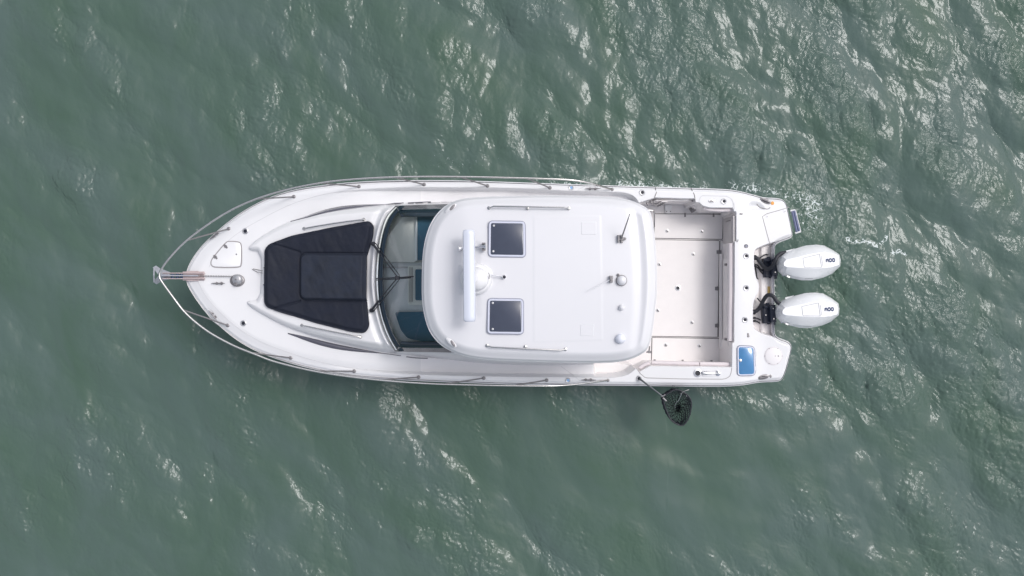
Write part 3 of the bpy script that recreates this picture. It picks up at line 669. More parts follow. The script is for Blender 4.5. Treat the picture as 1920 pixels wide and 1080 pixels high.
# twin trumpet horn
h = empty('horn'); adopt(h); pa = roofp(862, 466, .09); pb = roofp(908, 462.5, .09)
MB().tube([pa + Vector((-.01, 0, 0)), pa + Vector((.02, 0, 0)), pa + Vector((.06, 0, 0)), pb - Vector((.07, 0, 0))], [.042, .024, .013, .011], 14).tube([pb - Vector((.13, .02, 0)), pb - Vector((.06, 0, 0)), pb - Vector((.01, 0, 0)), pb + Vector((.02, 0, 0))], [.009, .018, .03, .046], 14).build('trumpet', CHROME, h)
MB().box(pb + Vector((-.02, 0, -.06)), (.03, .11, .07)).box(pb + Vector((-.01, .05, -.02)), (.05, .02, .06)).box(pb + Vector((-.01, -.05, -.02)), (.05, .02, .06)).build('mount', STEELD, h); MB().box(pa + Vector((.02, 0, -.06)), (.03, .04, .08)).build('mount', STEELD, h)
# small mast light ahead of the dome
o = MB().tube([roofp(922, 516, .1), roofp(944, 518.5, .06)], .010, 8).lathe(roofp(945, 519), [(.03, 0), (.028, .06), (.02, .07)], 14); adopt(o.build('searchlight', CHROME)); 
adopt(MB().lathe(roofp(945.5, 519.3, .06), [(.024, 0), (.022, .018), (.012, .024)], 12).build('searchlight_lens', HOLE))
# whip aerials
o = MB(); c = roofp(1164, 448); o.box(c + Vector((0, 0, .03)), (.10, .04, .05)).box(c + Vector((-.04, 0, .03)), (.025, .11, .06)).box(c + Vector((.01, .0, .02)), (.03, .12, .035)).lathe(c + Vector((.055, .0, .02)), [(.02, -.02), (.02, .03), (.012, .04)], 10)
ae = adopt(o.build('aerial_mount', STEELD)); MB().tube([c + Vector((0, 0, .06)), Vector(W(1181, 401, 3.5))], [.012, .007], 6).build('aerial', STEELD, ae)
o = MB(); c = roofp(1145, 523.5); o.box(c + Vector((0, 0, .035)), (.045, .10, .07)).lathe(c + Vector((0, 0, .05)), [(.02, 0), (.02, .045)], 10); ae = adopt(o.build('aerial_mount', STEELD))
MB().tube([c + Vector((.06, .03, .05)), c + Vector((-.12, -.06, .07)), c + Vector((-.34, -.17, .10))], [.008, .007, .004], 8).build('aerial', ROOF, ae)
def dome(name, px, py, r, h, m, ringm=None):
    c = roofp(px, py); root = MB().lathe(c, [(r, -.005), (r, h * .35), (r * .86, h * .7), (r * .5, h * .95), (r * .15, h)], 22).build(name, m); adopt(root)
    if ringm: t = MB().tube([(c.x + math.cos(a) * r * 1.05, c.y + math.sin(a) * r * 1.05, c.z + .012) for a in np.linspace(0, 2 * math.pi, 24, endpoint=False)], .009, 6, closed=True).build('rim', ringm, root)
    return root
dome('anchor_light', 1165, 526, .072, .10, ROOF, STEELD); dome('satellite_dome', 1165, 576.5, .045, .07, ROOF); dome('satellite_dome', 1163, 635, .075, .09, mat('dome_grey', (.68, .70, .78), .4))
c = roofp(1159, 515.5); adopt(MB().lathe(c, [(.022, -.004), (.022, .02), (.016, .022)], 14).lathe(c + Vector((0, 0, .019)), [(.010, 0), (.010, .006)], 10, mi=1).build('cable_gland', [STEELD, HOLE]))

# ------------------------------------------------------------------ bow: rail, roller, anchor, windlass, locker hatch, cleats
rail_px = [(1148, 355, 0), (1138, 352.5, .10), (1122, 347.5, .27), (1100, 342, .42), (1070, 337.5, .50), (1020, 335, .54), (950, 333, .55), (880, 331.5, .56), (800, 331, .57), (720, 332.5, .58), (650, 337, .58), (600, 343, .58), (540, 355, .58), (480, 373, .58), (430, 395.5, .58), (385, 424, .58), (345, 455, .58), (315, 487, .58), (302, 506, .58),
 (299, 515, .58), (302, 526, .58), (325, 558, .58), (345, 584, .58), (370, 607, .58), (400, 628, .58), (440, 649, .58), (480, 665, .58), (520, 679.5, .57), (600, 698, .57), (700, 711.5, .57), (800, 719, .56), (880, 721.5, .55), (950, 723, .54), (1030, 723.5, .5), (1070, 721.5, .40), (1100, 718, .27), (1125, 714.5, .12), (1140, 713, 0)]
pts = []
for px, py, hgt in rail_px:
    z = 1.3
    for _ in range(6): x = W(px, py, z)[0]; z = float(zs(max(x, -5.5))) + hgt
    pts.append(W(px, py, z))
rail = adopt(MB().tube(crom(pts, 4), .0165, 10).build('bow_rail', STEEL))
RPT = np.array(crom(pts, 8))
def near_rail(px, py):
    pr = np.stack([960 + RPT[:, 0] * F / (CAMH - RPT[:, 2]), 540 - RPT[:, 1] * F / (CAMH - RPT[:, 2])], 1); return Vector(RPT[np.argmin(((pr - (px, py)) ** 2).sum(1))])
for bs, tp in (((429, 429), (349, 452)), ((551, 369), (478, 374)), ((673, 350), (598, 343)), ((795, 346), (738, 332)), ((914, 348.5), (860, 332)), ((1031, 352), (985, 334)),
               ((427, 610), (344, 582)), ((545, 671), (470, 661)), ((664, 696), (585, 694)), ((785, 707), (712, 712)), ((907, 709), (835, 720)), ((1025, 713), (960, 723))):
    a = on(*bs); b_ = near_rail(*tp); MB().tube([a, b_], .0125, 8).lathe(a, [(.034, -.004), (.032, .008), (.018, .016), (.016, .03)], 14).build('stanchion', STEELD, rail)
for p in ((1148, 355), (1140, 713)): MB().lathe(on(*p), [(.03, -.004), (.028, .008), (.016, .016)], 12).build('rail_foot', STEELD, rail)
ro = empty('bow_roller'); adopt(ro); zr = on(365, 517).z + .01
def pt(px, py, z): return Vector(W(px, py, z))
def bar(mb, a, b_, wd, hh, mi=0):
    a = Vector(a); b_ = Vector(b_); d = (b_ - a); return mb.box((a + b_) / 2, (d.length, wd, hh), math.atan2(d.y, d.x), mi, -math.asin(max(-1, min(1, d.z / max(d.length, 1e-6)))))
m = MB(); bar(m, pt(343, 517.5, zr), pt(383, 517.5, zr), .15, .02); bar(m, pt(350, 517.5, zr + .012), pt(372, 517.5, zr + .012), .17, .012); m.build('roller_plate', PINK, ro)
m = MB(); bar(m, pt(306, 512, zr), pt(383, 512.5, zr + .03), .016, .07); bar(m, pt(306, 522.5, zr), pt(383, 522.5, zr + .03), .016, .07); m.build('cheek', PINK, ro)
m = MB()
for x in (324, 333, 341): m.tube([pt(x, 512, zr), pt(x, 523, zr)], .028, 12)
m.build('roller', mat('roller_blue', (.02, .05, .12), .5), ro)
anc = empty('anchor', tuple(pt(300, 517, zr))); tag(anc, 'silver plough anchor stowed in the bow roller with its chain', 'anchor')
def anch(o): o.parent = anc; o.matrix_parent_inverse = Matrix.Translation(-anc.location); return o
m = MB(); bar(m, pt(300, 516.5, zr + .05), pt(372, 517, zr + .06), .022, .03); anch(m.build('shank', GALV))
fl = [(288, 501), (296, 500), (303, 507), (318, 511), (318, 523), (303, 527), (296, 532), (288, 530), (291, 516)]
for s_ in (0, 1):
    poly = [(287, 503, -.10), (293, 499.5, -.13), (301, 505, -.1), (320, 512, .0), (318, 517, .06), (298, 517, .05)] if s_ == 0 else [(287, 529, -.10), (294, 533, -.13), (302, 528, -.1), (320, 522.5, .0), (318, 517, .06), (298, 517, .05)]
    v = [pt(a[0], a[1], zr + a[2] - .02) for a in poly]; o = MB().add(v, [tuple(range(6))]).build('fluke', GALV, smooth=False); s = o.modifiers.new('solid', 'SOLIDIFY'); s.thickness = .018; anch(o)
anch(MB().tube([pt(289, 504, zr - .06), pt(288.5, 516, zr + .02), pt(289, 528, zr - .06)], .012, 8).build('roll_bar', GALV))
# chain
m = MB(); NL = 26
for i in range(NL):
    t = (i + .5) / NL; c = on(373 + t * 62, 517.3 + t * 1.0, dz=.05); fl_ = i % 2
    m.tube([c + Vector((math.cos(a) * .014, (math.sin(a) * .009 if fl_ else 0), (0 if fl_ else math.sin(a) * .009))) for a in np.linspace(0, 2 * math.pi, 8, endpoint=False)], .0042, 5, closed=True)
anch(m.build('chain', STEELD))
wl = empty('windlass'); adopt(wl); c = on(445, 526)
MB().lathe(c, [(.125, -.005), (.12, .02), (.09, .035)], 28, sx=1.0, sy=.85).build('base', STEELD, wl)
MB().lathe(c + Vector((.02, .015, .03)), [(.080, 0), (.085, .03), (.065, .06), (.055, .065), (.05, .08), (.03, .085)], 24).build('gypsy', CHROME2, wl)
MB().lathe(c + Vector((.0, -.06, .06)), [(.03, 0), (.03, .03), (.02, .04)], 12).build('deck_switch', STEELD, wl); MB().lathe(c + Vector((.02, .015, .12)), [(.014, 0), (.014, .012)], 8).build('clutch_cap', STEELD, wl)
lk = empty('locker_hatch'); adopt(lk)
LP = [(399, 484), (424, 454), (430, 452.5), (449, 453.5), (453, 459), (453, 497), (449, 501.5), (403, 501.5), (396.5, 498), (395.5, 491)]
lp = many(LP)[:, :2]; lp = chaikin(lp, 2); ribbon('hatch_seam', lp, .022, SEAM, closed=True, world=True, step=.03, dz=.004, parent=lk)
lid = plate('lid', inset(lp if area(lp) > 0 else lp[::-1], .008), GEL, th=.012, r=.005, world=True, bev=.003); lid.parent = lk
for p, a in (((423, 462), R(60)), ((404, 482), R(60))):
    c = on(*p, dz=.008); m = MB(); m.box(c, (.03, .085, .014), R(45)); m.box(c + Vector((0, 0, .007)), (.05, .035, .012), R(45)); m.build('hinge', STEELD, lk)
MB().lathe(on(443, 477), [(.028, 0), (.026, .008), (.01, .012)], 14).build('latch', STEELD, lk)
def cleat(px, py, ang, Ls=.24, m=STEELD, twin=True):
    c = on(px, py); d = Vector((math.cos(ang), math.sin(ang), 0)); o = MB()
    o.tube([c - d * Ls / 2 + Vector((0, 0, .05)), c - d * Ls * .3 + Vector((0, 0, .045)), c + Vector((0, 0, .042)), c + d * Ls * .3 + Vector((0, 0, .045)), c + d * Ls / 2 + Vector((0, 0, .05))], [.004, .011, .013, .011, .004], 8)
    for s_ in (-1, 1): o.tube([c + d * s_ * Ls * .17, c + d * s_ * Ls * .17 + Vector((0, 0, .045))], .013, 8); o.lathe(c + d * s_ * Ls * .17, [(.027, -.002), (.024, .007)], 10)
    return adopt(o.build('cleat', m))
cleat(411, 531.3, 0, .23); cleat(405, 441.5, R(42), .22); cleat(401, 591, R(-52), .22); cleat(1111, 354, 0, .27); cleat(1103, 712, 0, .26)
ribbon('cleat_recess', [(381, 579), (391, 577.5), (396, 580), (417, 606), (410, 610), (398, 601)], .007, GROOVE, closed=True, step=.02, parent=None)
ribbon('cleat_recess', [(1078, 360), (1097, 348.5), (1127, 350), (1127, 360)], .006, GROOVE)
ribbon('cleat_recess', [(1052, 681 + 6), (1073, 702), (1090, 716), (1060, 717)], .006, GROOVE)

# ------------------------------------------------------------------ rod holders, caps
def rod_holder(px, py, r=.052, m=CHROME2, cap=None, dx=0, dy=0):
    c = on(px, py); o = MB().lathe(c, [(r, -.012), (r * .97, .010), (r * .8, .015), (r * .62, .013)], 20)
    o.lathe(c + Vector((dx * .5, dy, .004)), [(r * .56, 0), (r * .55, .0135)], 18, mi=1)  # without a cap, a dark disc painted for shade inside the uncut hole
    return adopt(o.build('deck_filler' if cap else 'rod_holder', [m, cap or HOLE]))
for p in ((460, 433.5), (456.5, 606), (1204, 361), (1357, 377.5), (1399, 480), (1399, 540), (1396.5, 599.5), (1198, 709.5)): rod_holder(*p, dx=.004)
rod_holder(1399, 461.5, .036, STEELD, GASK); rod_holder(1071, 352, .046, CHROME2, BLUECAP); rod_holder(1065, 713, .046, CHROME2, BLUECAP)

# ------------------------------------------------------------------ cockpit fittings
zc_ = .45
fl0 = lambda x, y: np.full(np.shape(x), zc_)
def fpt(px, py, z=zc_): return Vector(W(px, py, z))
def floor_panel(name, pts, seam=SEAMD, r=.02, side='all'):
    P = np.array([W(*p, zc_)[:2] for p in pts]); P = P if area(P) > 0 else P[::-1]; root = empty(name); adopt(root)
    o = plate('lid', inset(roundp(P, r), .008), CREAMF, fl0, th=.012, r=.004, world=True, bev=.004); o.parent = root
    MB().loft([ring(inset(roundp(P, r), -.003), zc_ + .001), ring(inset(roundp(P, r), -.003), zc_ + .004)], cap0=False).build('joint', seam, root)
    return root
CREAMF = mat('cream_floor', (.83, .795, .79), .6, var=.06, vscale=6, bump=.0015, bscale=110)
pU = floor_panel('floor_hatch', [(1226, 400.5), (1356, 401.5), (1355, 449), (1226, 447)])
pM = floor_panel('floor_hatch', [(1205, 448.8), (1349, 450.8), (1346, 632.5), (1205, 630.5)])
pA = floor_panel('floor_strip', [(1350, 450.8), (1359, 451), (1356, 632.5), (1347, 632.5)], SEAM)
pL = floor_panel('floor_hatch', [(1222, 632.5), (1352, 634.5), (1351, 681), (1221, 680)])
def latch(px, py, par, r=.034):
    c = fpt(px, py, zc_ + .012); o = MB().lathe(c, [(r, -.004), (r * .95, .005), (r * .7, .006)], 16).lathe(c + Vector((0, .0, .005)), [(r * .42, 0), (r * .4, .004)], 8, mi=1, sx=.8, sy=1.6)
    o.lathe(c + Vector((r * .5, -r * .45, .005)), [(r * .3, 0), (r * .28, .004)], 8, mi=1); return o.build('floor_latch', [CHROME2, SEAMD], par)
for p, q_ in (((1250.5, 433), pU), ((1315.5, 434), pU), ((1299.5, 476.5), pM), ((1236, 495.5), pM), ((1233, 582), pM), ((1297, 604.5), pM), ((1248, 647), pL), ((1311, 648), pL)): latch(*p, q_)
c = fpt(1271, 540, zc_ + .012); MB().lathe(c, [(.056, -.004), (.053, .006), (.04, .008)], 22).lathe(c + Vector((0, 0, .006)), [(.034, 0), (.033, .004)], 18, mi=1).build('pedestal_socket', [CHROME, BLACK], pM)
for p in ((1348, 472.5), (1345, 541), (1345, 610.5)): MB().box(fpt(*p, zc_ + .017), (.085, .065, .012)).tube([fpt(p[0], p[1] - 4, zc_ + .022), fpt(p[0], p[1] + 4, zc_ + .022)], .008, 8).build('hinge', STEELD, pM)
for p in ((1284.5, 403), (1338, 403)): MB().box(fpt(*p, zc_ + .018), (.03, .075, .014)).build('hinge', STEELD, pU)
for p in ((1227.5, 676), (1280, 676.5), (1334, 677.5)): MB().box(fpt(*p, zc_ + .018), (.035, .04, .014)).build('hinge', STEELD, pL)
adopt(MB().tube([fpt(1353, 543, .5), fpt(1356, 538, .52), fpt(1358, 537, .5)], .006, 6).build('pull_ring', CHROME))
# coaming bolsters round the cockpit
def bolster(lst, name='coaming_bolster', r=.045, z=1.07, m=None):
    return adopt(MB().tube([W(*p, z) for p in lst], r, 12, flat=.8).build(name, m or BOLS))
BOLS = mat('bolster_vinyl', (.68, .625, .645), .55, var=.04, vscale=6, bump=.001, bscale=60)
bolster([(1370.5, 456), (1370.5, 500), (1370, 560), (1369, 639)], r=.055)
bolster([(1368, 683), (1312, 682)], r=.036); bolster([(1310, 682), (1222, 679.5)], r=.034)
bolster([(1218, 680), (1208, 684), (1199, 690)], r=.036)
bolster([(1373.5, 393.5), (1350, 394.5), (1330, 393), (1319, 389.5)], r=.03, z=1.08)
# aft wall details: hatch frame, kick strip, small door at the transom
o = MB(); o.box((3.86, -.25, .82), (.03, 1.55, .30)); o.box((3.84, -.25, .55), (.05, 1.75, .05)); adopt(o.build('transom_locker', CREAM))
for y in (.42, -.92): adopt(MB().box((3.837, y, .86), (.02, .04, .10)).build('locker_latch', STEELD))
o = MB(); o.box((3.905, 1.02, .83), (.03, .50, .60)); o.box((3.885, 1.02, .83), (.012, .43, .50)); td = adopt(o.build('transom_door', mat('door_cream', (.56, .53, .53), .5, var=.05)))
MB().tube([(3.875, 1.2, .75), (3.865, 1.2, .85), (3.865, 1.2, .95), (3.875, 1.2, 1.03)], .008, 6).build('handle', STEELD, td)
ribbon('door_seam', [(1381, 398), (1381, 453), (1376, 454)], .012, GROOVE)
adopt(MB().tube([on(1373, 453, dz=.02), on(1383, 453, dz=.02), on(1384, 449, dz=.02)], .006, 6).build('door_latch', STEELD))
# side door in the gunwale, its ladder plate and fittings
for L_ in ([(1229, 351), (1229.5, 357), (1231, 361), (1228.5, 366), (1227, 372)], [(1295.5, 352), (1297.5, 357), (1301, 363), (1303, 370), (1303, 378)]): ribbon('gunwale_door_seam', crom(L_, 4), .010, SEAMD, dz=.004)
sd = empty('side_door'); adopt(sd)
yw = W(1260, 372, 1.15)[1]
MB().box((2.82, yw - .022, .80), (.62, .022, .56)).build('door_panel', CREAM, sd)
MB().box((2.69, yw - .05, .80), (.115, .02, .62)).build('hinge_plate', mat('plate', (.72, .68, .68), .4), sd); 
m = MB(); m.box(fpt(1253, 389, .475), (.13, .10, .03)); m.box(fpt(1253, 396.5, .48), (.11, .07, .02)); m.build('threshold_plate', mat('plate_white', (.80, .79, .80), .35), sd)
m = MB()
for z in (.6, .75, .9, 1.05): m.lathe((2.66, yw - .065, z), [(.008, -.004), (.008, .004)], 6); m.lathe((2.72, yw - .065, z), [(.008, -.004), (.008, .004)], 6)
m.tube([(2.69, yw - .07, .52), (2.69, yw - .07, 1.08)], .009, 6); m.build('hinge_pin', STEELD, sd)
for p in ((1250, 396.5), (1257, 396.5)): MB().lathe(fpt(*p, .49), [(.010, 0), (.009, .006)], 8).build('bolt', SEAMD, sd)
m = MB(); m.tube([fpt(1226, 375, 1.1), fpt(1241, 374, 1.0)], .010, 6).tube([fpt(1222, 381, .9), fpt(1234, 381.5, .9)], .009, 6).box(fpt(1221.5, 378, 1.02), (.05, .07, .06), R(30)).box(fpt(1214, 382, 1.0), (.03, .06, .05), R(30)); adopt(m.build('door_latch', STEELD))
m = MB(); m.box(fpt(1300, 376.5, 1.05), (.05, .03, .05)); m.tube([fpt(1291, 374.5, 1.08), fpt(1303, 376, 1.08)], .008, 6); adopt(m.build('door_latch', STEELD))
m = MB(); m.box(fpt(1298, 393, .62), (.07, .10, .10), R(35)); m.tube([fpt(1297, 396, .7), fpt(1303, 388, .75), fpt(1305, 394, .66)], .010, 6); adopt(m.build('washdown_tap', STEELD))
adopt(plate('step_bracket', [(1289, 390), (1300, 378), (1304, 383), (1296, 396)], CREAM, fl0, th=.42, r=.03, z0=.6, bev=.02))
adopt(MB().tube([fpt(1227, 398, .85), fpt(1223.5, 395, 1.0), fpt(1216, 394, 1.0)], .013, 8).tube([fpt(1227, 398, .85), fpt(1227, 425, .7)], .011, 8).build('ladder_rail', STEEL))
adopt(MB().tube([fpt(1218, 650, .9), fpt(1217, 658, 1.0), fpt(1212, 661, 1.0)], .013, 8).box(fpt(1218, 660, .98), (.06, .04, .05)).build('door_hinge', STEELD))
# gunwale inserts
lw = ribbon('gunwale_seam', [(1310.5, 380), (1312, 371), (1316, 366.5), (1362, 368), (1371, 372), (1375, 380), (1375, 389)], .009, GROOVE)
ribbon('gunwale_seam', [(1191, 689.5), (1200, 700), (1210, 708.5), (1280, 710.5), (1358, 711), (1368, 706.5), (1371.5, 697), (1372, 689)], .011, SEAM)
ribbon('gunwale_seam', [(1372, 642), (1373, 690)], .008, GROOVE)
ribbon('transom_seam', [(1376.5, 398), (1377, 392), (1376, 380)], .006, GROOVE)
ribbon('gunwale_seam', [(1250, 389), (1360, 389.8)], .005, GROOVE) if False else None
adopt(MB().lathe(on(1334.5, 377), [(.065, -.003), (.06, .008), (.045, .010)], 20, sx=1, sy=.5).lathe(on(1334.5, 377, dz=.007), [(.042, 0), (.04, .004)], 16, mi=1, sx=1, sy=.45).build('courtesy_light', [CHROME, SEAM]))
# reel seat and shackle on the leeward gunwale
c = on(1308, 699.5); g_ = adopt(MB().lathe(c, [(.075, -.003), (.072, .010), (.05, .014)], 22).lathe(c + Vector((0, 0, .010)), [(.048, 0), (.046, .006)], 18, mi=1).build('winch_socket', [CHROME, BLACK]))
m = MB(); a = on(1317, 699.5, dz=.03); b_ = on(1346, 699.8, dz=.03)
m.tube([a, a.lerp(b_, .25), a.lerp(b_, .45), a.lerp(b_, .8), b_], [.028, .034, .022, .010, .012], 10).lathe(on(1346, 700), [(.05, -.003), (.045, .02), (.02, .035)], 16); m.tube([b_ + Vector((-.01, .05, 0)), b_ + Vector((.01, 0, .01)), b_ + Vector((.05, -.02, 0))], .012, 8); m.box(a.lerp(b_, .12), (.06, .05, .04)); adopt(m.build('gaff_clip', CHROME))
adopt(plate('clip_base', [(1316, 694.5), (1350, 695), (1352, 705), (1316, 706)], GEL, th=.010, r=.04))

# ------------------------------------------------------------------ transom fittings
def stern(px, py, dz=0): return on(px, py, dz=dz)
root, zt = hatch('bait_well_hatch', [(1382, 648), (1413, 649.5), (1415, 703), (1382.5, 704.5)], BLUE, body_z, 1.1, rad=.07, fr=.024)
MB().lathe(W(1388, 676, zt + .02), [(.028, -.006), (.028, .004), (.02, .008)], 14).lathe(W(1388, 676, zt + .027), [(.008, 0), (.008, .004)], 8, mi=1).build('latch', [CHROME, SEAM], root)
for y in (663, 691): MB().box(W(1417.5, y, zt + .008), (.035, .07, .014)).build('hinge', GEL, root)
rh = empty('round_hatch'); adopt(rh); c = stern(1450, 667.5)
MB().lathe(c, [(.165, -.01), (.163, .004), (.155, .006)], 36).build('rim', mat('rim', (.66, .63, .65), .5), rh)
MB().lathe(c + Vector((0, 0, .004)), [(.148, -.004), (.145, .006), (.14, .008)], 36).build('lid', mat('hatch_lid', (.76, .735, .75), .5, var=.04), rh)
m = MB()
for k in range(6): a = R(60 * k); m.lathe(c + Vector((math.cos(a) * .15, math.sin(a) * .15, .004)), [(.009, 0), (.008, .006)], 8)
m.lathe(c + Vector((.03, 0, .01)), [(.010, 0), (.008, .005)], 8); m.lathe(c + Vector((.085, 0, .01)), [(.014, 0), (.012, .006)], 8); m.build('screw', SEAM, rh)
ribbon('transom_hatch_seam', [(1443, 456), (1437, 434), (1429.5, 406), (1437, 401), (1460, 394.5), (1480, 388.5)], .011, SEAM, step=.03)
for p in ((1438.5, 406), (1472, 396.5)): adopt(MB().lathe(stern(*p), [(.03, -.002), (.028, .004)], 14).lathe(stern(*p, dz=.003), [(.008, 0), (.007, .004)], 8, mi=1).build('hatch_latch', [GEL, SEAM]))
# retractable ladder at the stern corner
m = MB(); a0 = W(1485, 396, 1.02); a1 = W(1494, 435.5, 1.02); b0 = W(1488.5, 395, 1.02); b1 = W(1498, 433.5, 1.02)
m.tube([a0, a1], .020, 8).tube([b0, b1], .020, 8); ld = adopt(m.build('boarding_ladder', mat('ladder_tube', (.20, .22, .34), .3, metal=.7)))
m = MB(); m.tube([W(1482, 395.5, 1.02), W(1491, 394, 1.02)], .018, 8).tube([W(1491, 437, 1.02), W(1501, 434, 1.02)], .018, 8).tube([W(1491.5, 394, 1.03), W(1501.5, 434, 1.03)], .008, 6); m.build('ladder_bracket', GEL, ld)
# hawse cleats and fuel caps
for p, a in (((1435.5, 377), R(-22)), ((1431.5, 707), R(12))):
    c = stern(*p); o = MB().lathe(c, [(.105, -.002), (.10, .012), (.085, .016)], 20, sx=1, sy=.42, rz=a).lathe(c + Vector((0, 0, .014)), [(.075, 0), (.07, .004)], 18, mi=1, sx=1, sy=.3, rz=a)
    d = Vector((math.cos(a), math.sin(a), 0)); o.tube([c - d * .07 + Vector((0, 0, .03)), c + d * .07 + Vector((0, 0, .03))], .011, 8, mi=2); adopt(o.build('pull_up_cleat', [STEELD, HOLE, STEELD]))
ribbon('cleat_recess', [(1419, 382.5), (1424, 389), (1440, 392.5), (1444, 389)], .014, SEAM, step=.03)
adopt(MB().lathe(stern(1448.5, 381), [(.032, -.002), (.03, .006), (.02, .008)], 16).build('fuel_cap', ORANGE)); adopt(MB().lathe(stern(1445, 705.5), [(.026, -.002), (.024, .006), (.015, .008)], 14, sx=.8, sy=1.2).build('fuel_cap', STEELD))
m = MB(); c = stern(1402.5, 628); m.lathe(c + Vector((0, .015, 0)), [(.018, 0), (.016, .012)], 10).lathe(c + Vector((.005, -.022, 0)), [(.022, 0), (.018, .014)], 10); adopt(m.build('washdown_fitting', STEELD))
adopt(MB().lathe(stern(1390, 401), [(.035, -.01), (.03, .012), (.02, .02)], 14, sx=1, sy=.4).build('door_stop', STEELD))
adopt(plate('warning_sticker', [(1439, 537), (1445.5, 537), (1446, 552), (1439, 552)], YEL, lambda x, y: body_z(x, y), th=.002, r=.004, z0=.9, bev=.001))
ribbon('transom_ledge', [(1445, 460), (1445, 628)], .012, BEIGE, z0=.88)
ribbon('transom_ledge', [(1451.5, 460), (1451.5, 628)], .008, GROOVE, z0=.88)

# ------------------------------------------------------------------ outboard motors
def Pl(pxs, zc, rot0, ax):      # traced cowl points -> local coords
    return [(Vector(W(a, b_, zc)).xy - ax) for a, b_ in pxs]
ZW = 1.30
ax1 = Vector(W(1460, 500, ZW)).xy
cow = [(1460, 497), (1461, 489), (1465, 481), (1476, 473), (1496, 465), (1513, 460), (1532, 458.5), (1547, 460), (1562, 468), (1574, 477), (1576.5, 488), (1575.5, 500), (1562, 513), (1545, 520.5), (1523, 525.5), (1504, 525.5), (1486, 521.5), (1470, 515), (1462, 508)]
crown = [(1470, 495), (1471, 491), (1475, 487), (1487, 484), (1505, 480), (1520, 476), (1538, 473), (1550, 473.5), (1562, 475), (1572, 478.5), (1574, 488), (1573, 497), (1560, 501), (1548, 502.5), (1530, 503), (1508, 502.5), (1488, 501.5), (1476, 500.5), (1471, 498.5)]
L1 = [Vector(W(a, b_, ZW)).xy - ax1 for a, b_ in cow]; L2 = [Vector(W(a, b_, 1.52)).xy - ax1 for a, b_ in crown]
rot = R(5); rm = Matrix.Rotation(-rot, 2); L1 = [rm @ p for p in L1]; L2 = [rm @ p for p in L2]
cm = sum(L1, Vector((0, 0))) / len(L1)
def rg(L_, k, z, dz=lambda p: 0): return [((p - cm) * k + cm).to_3d() + Vector((0, 0, z + dz(p))) for p in L_][::-1]
def mixr(k, z): return [(p.lerp(q_, k)).to_3d() + Vector((0, 0, z)) for p, q_ in zip(L1, L2)][::-1]
slope = lambda p: -.06 * max(0, (.35 - p.x)) * 2
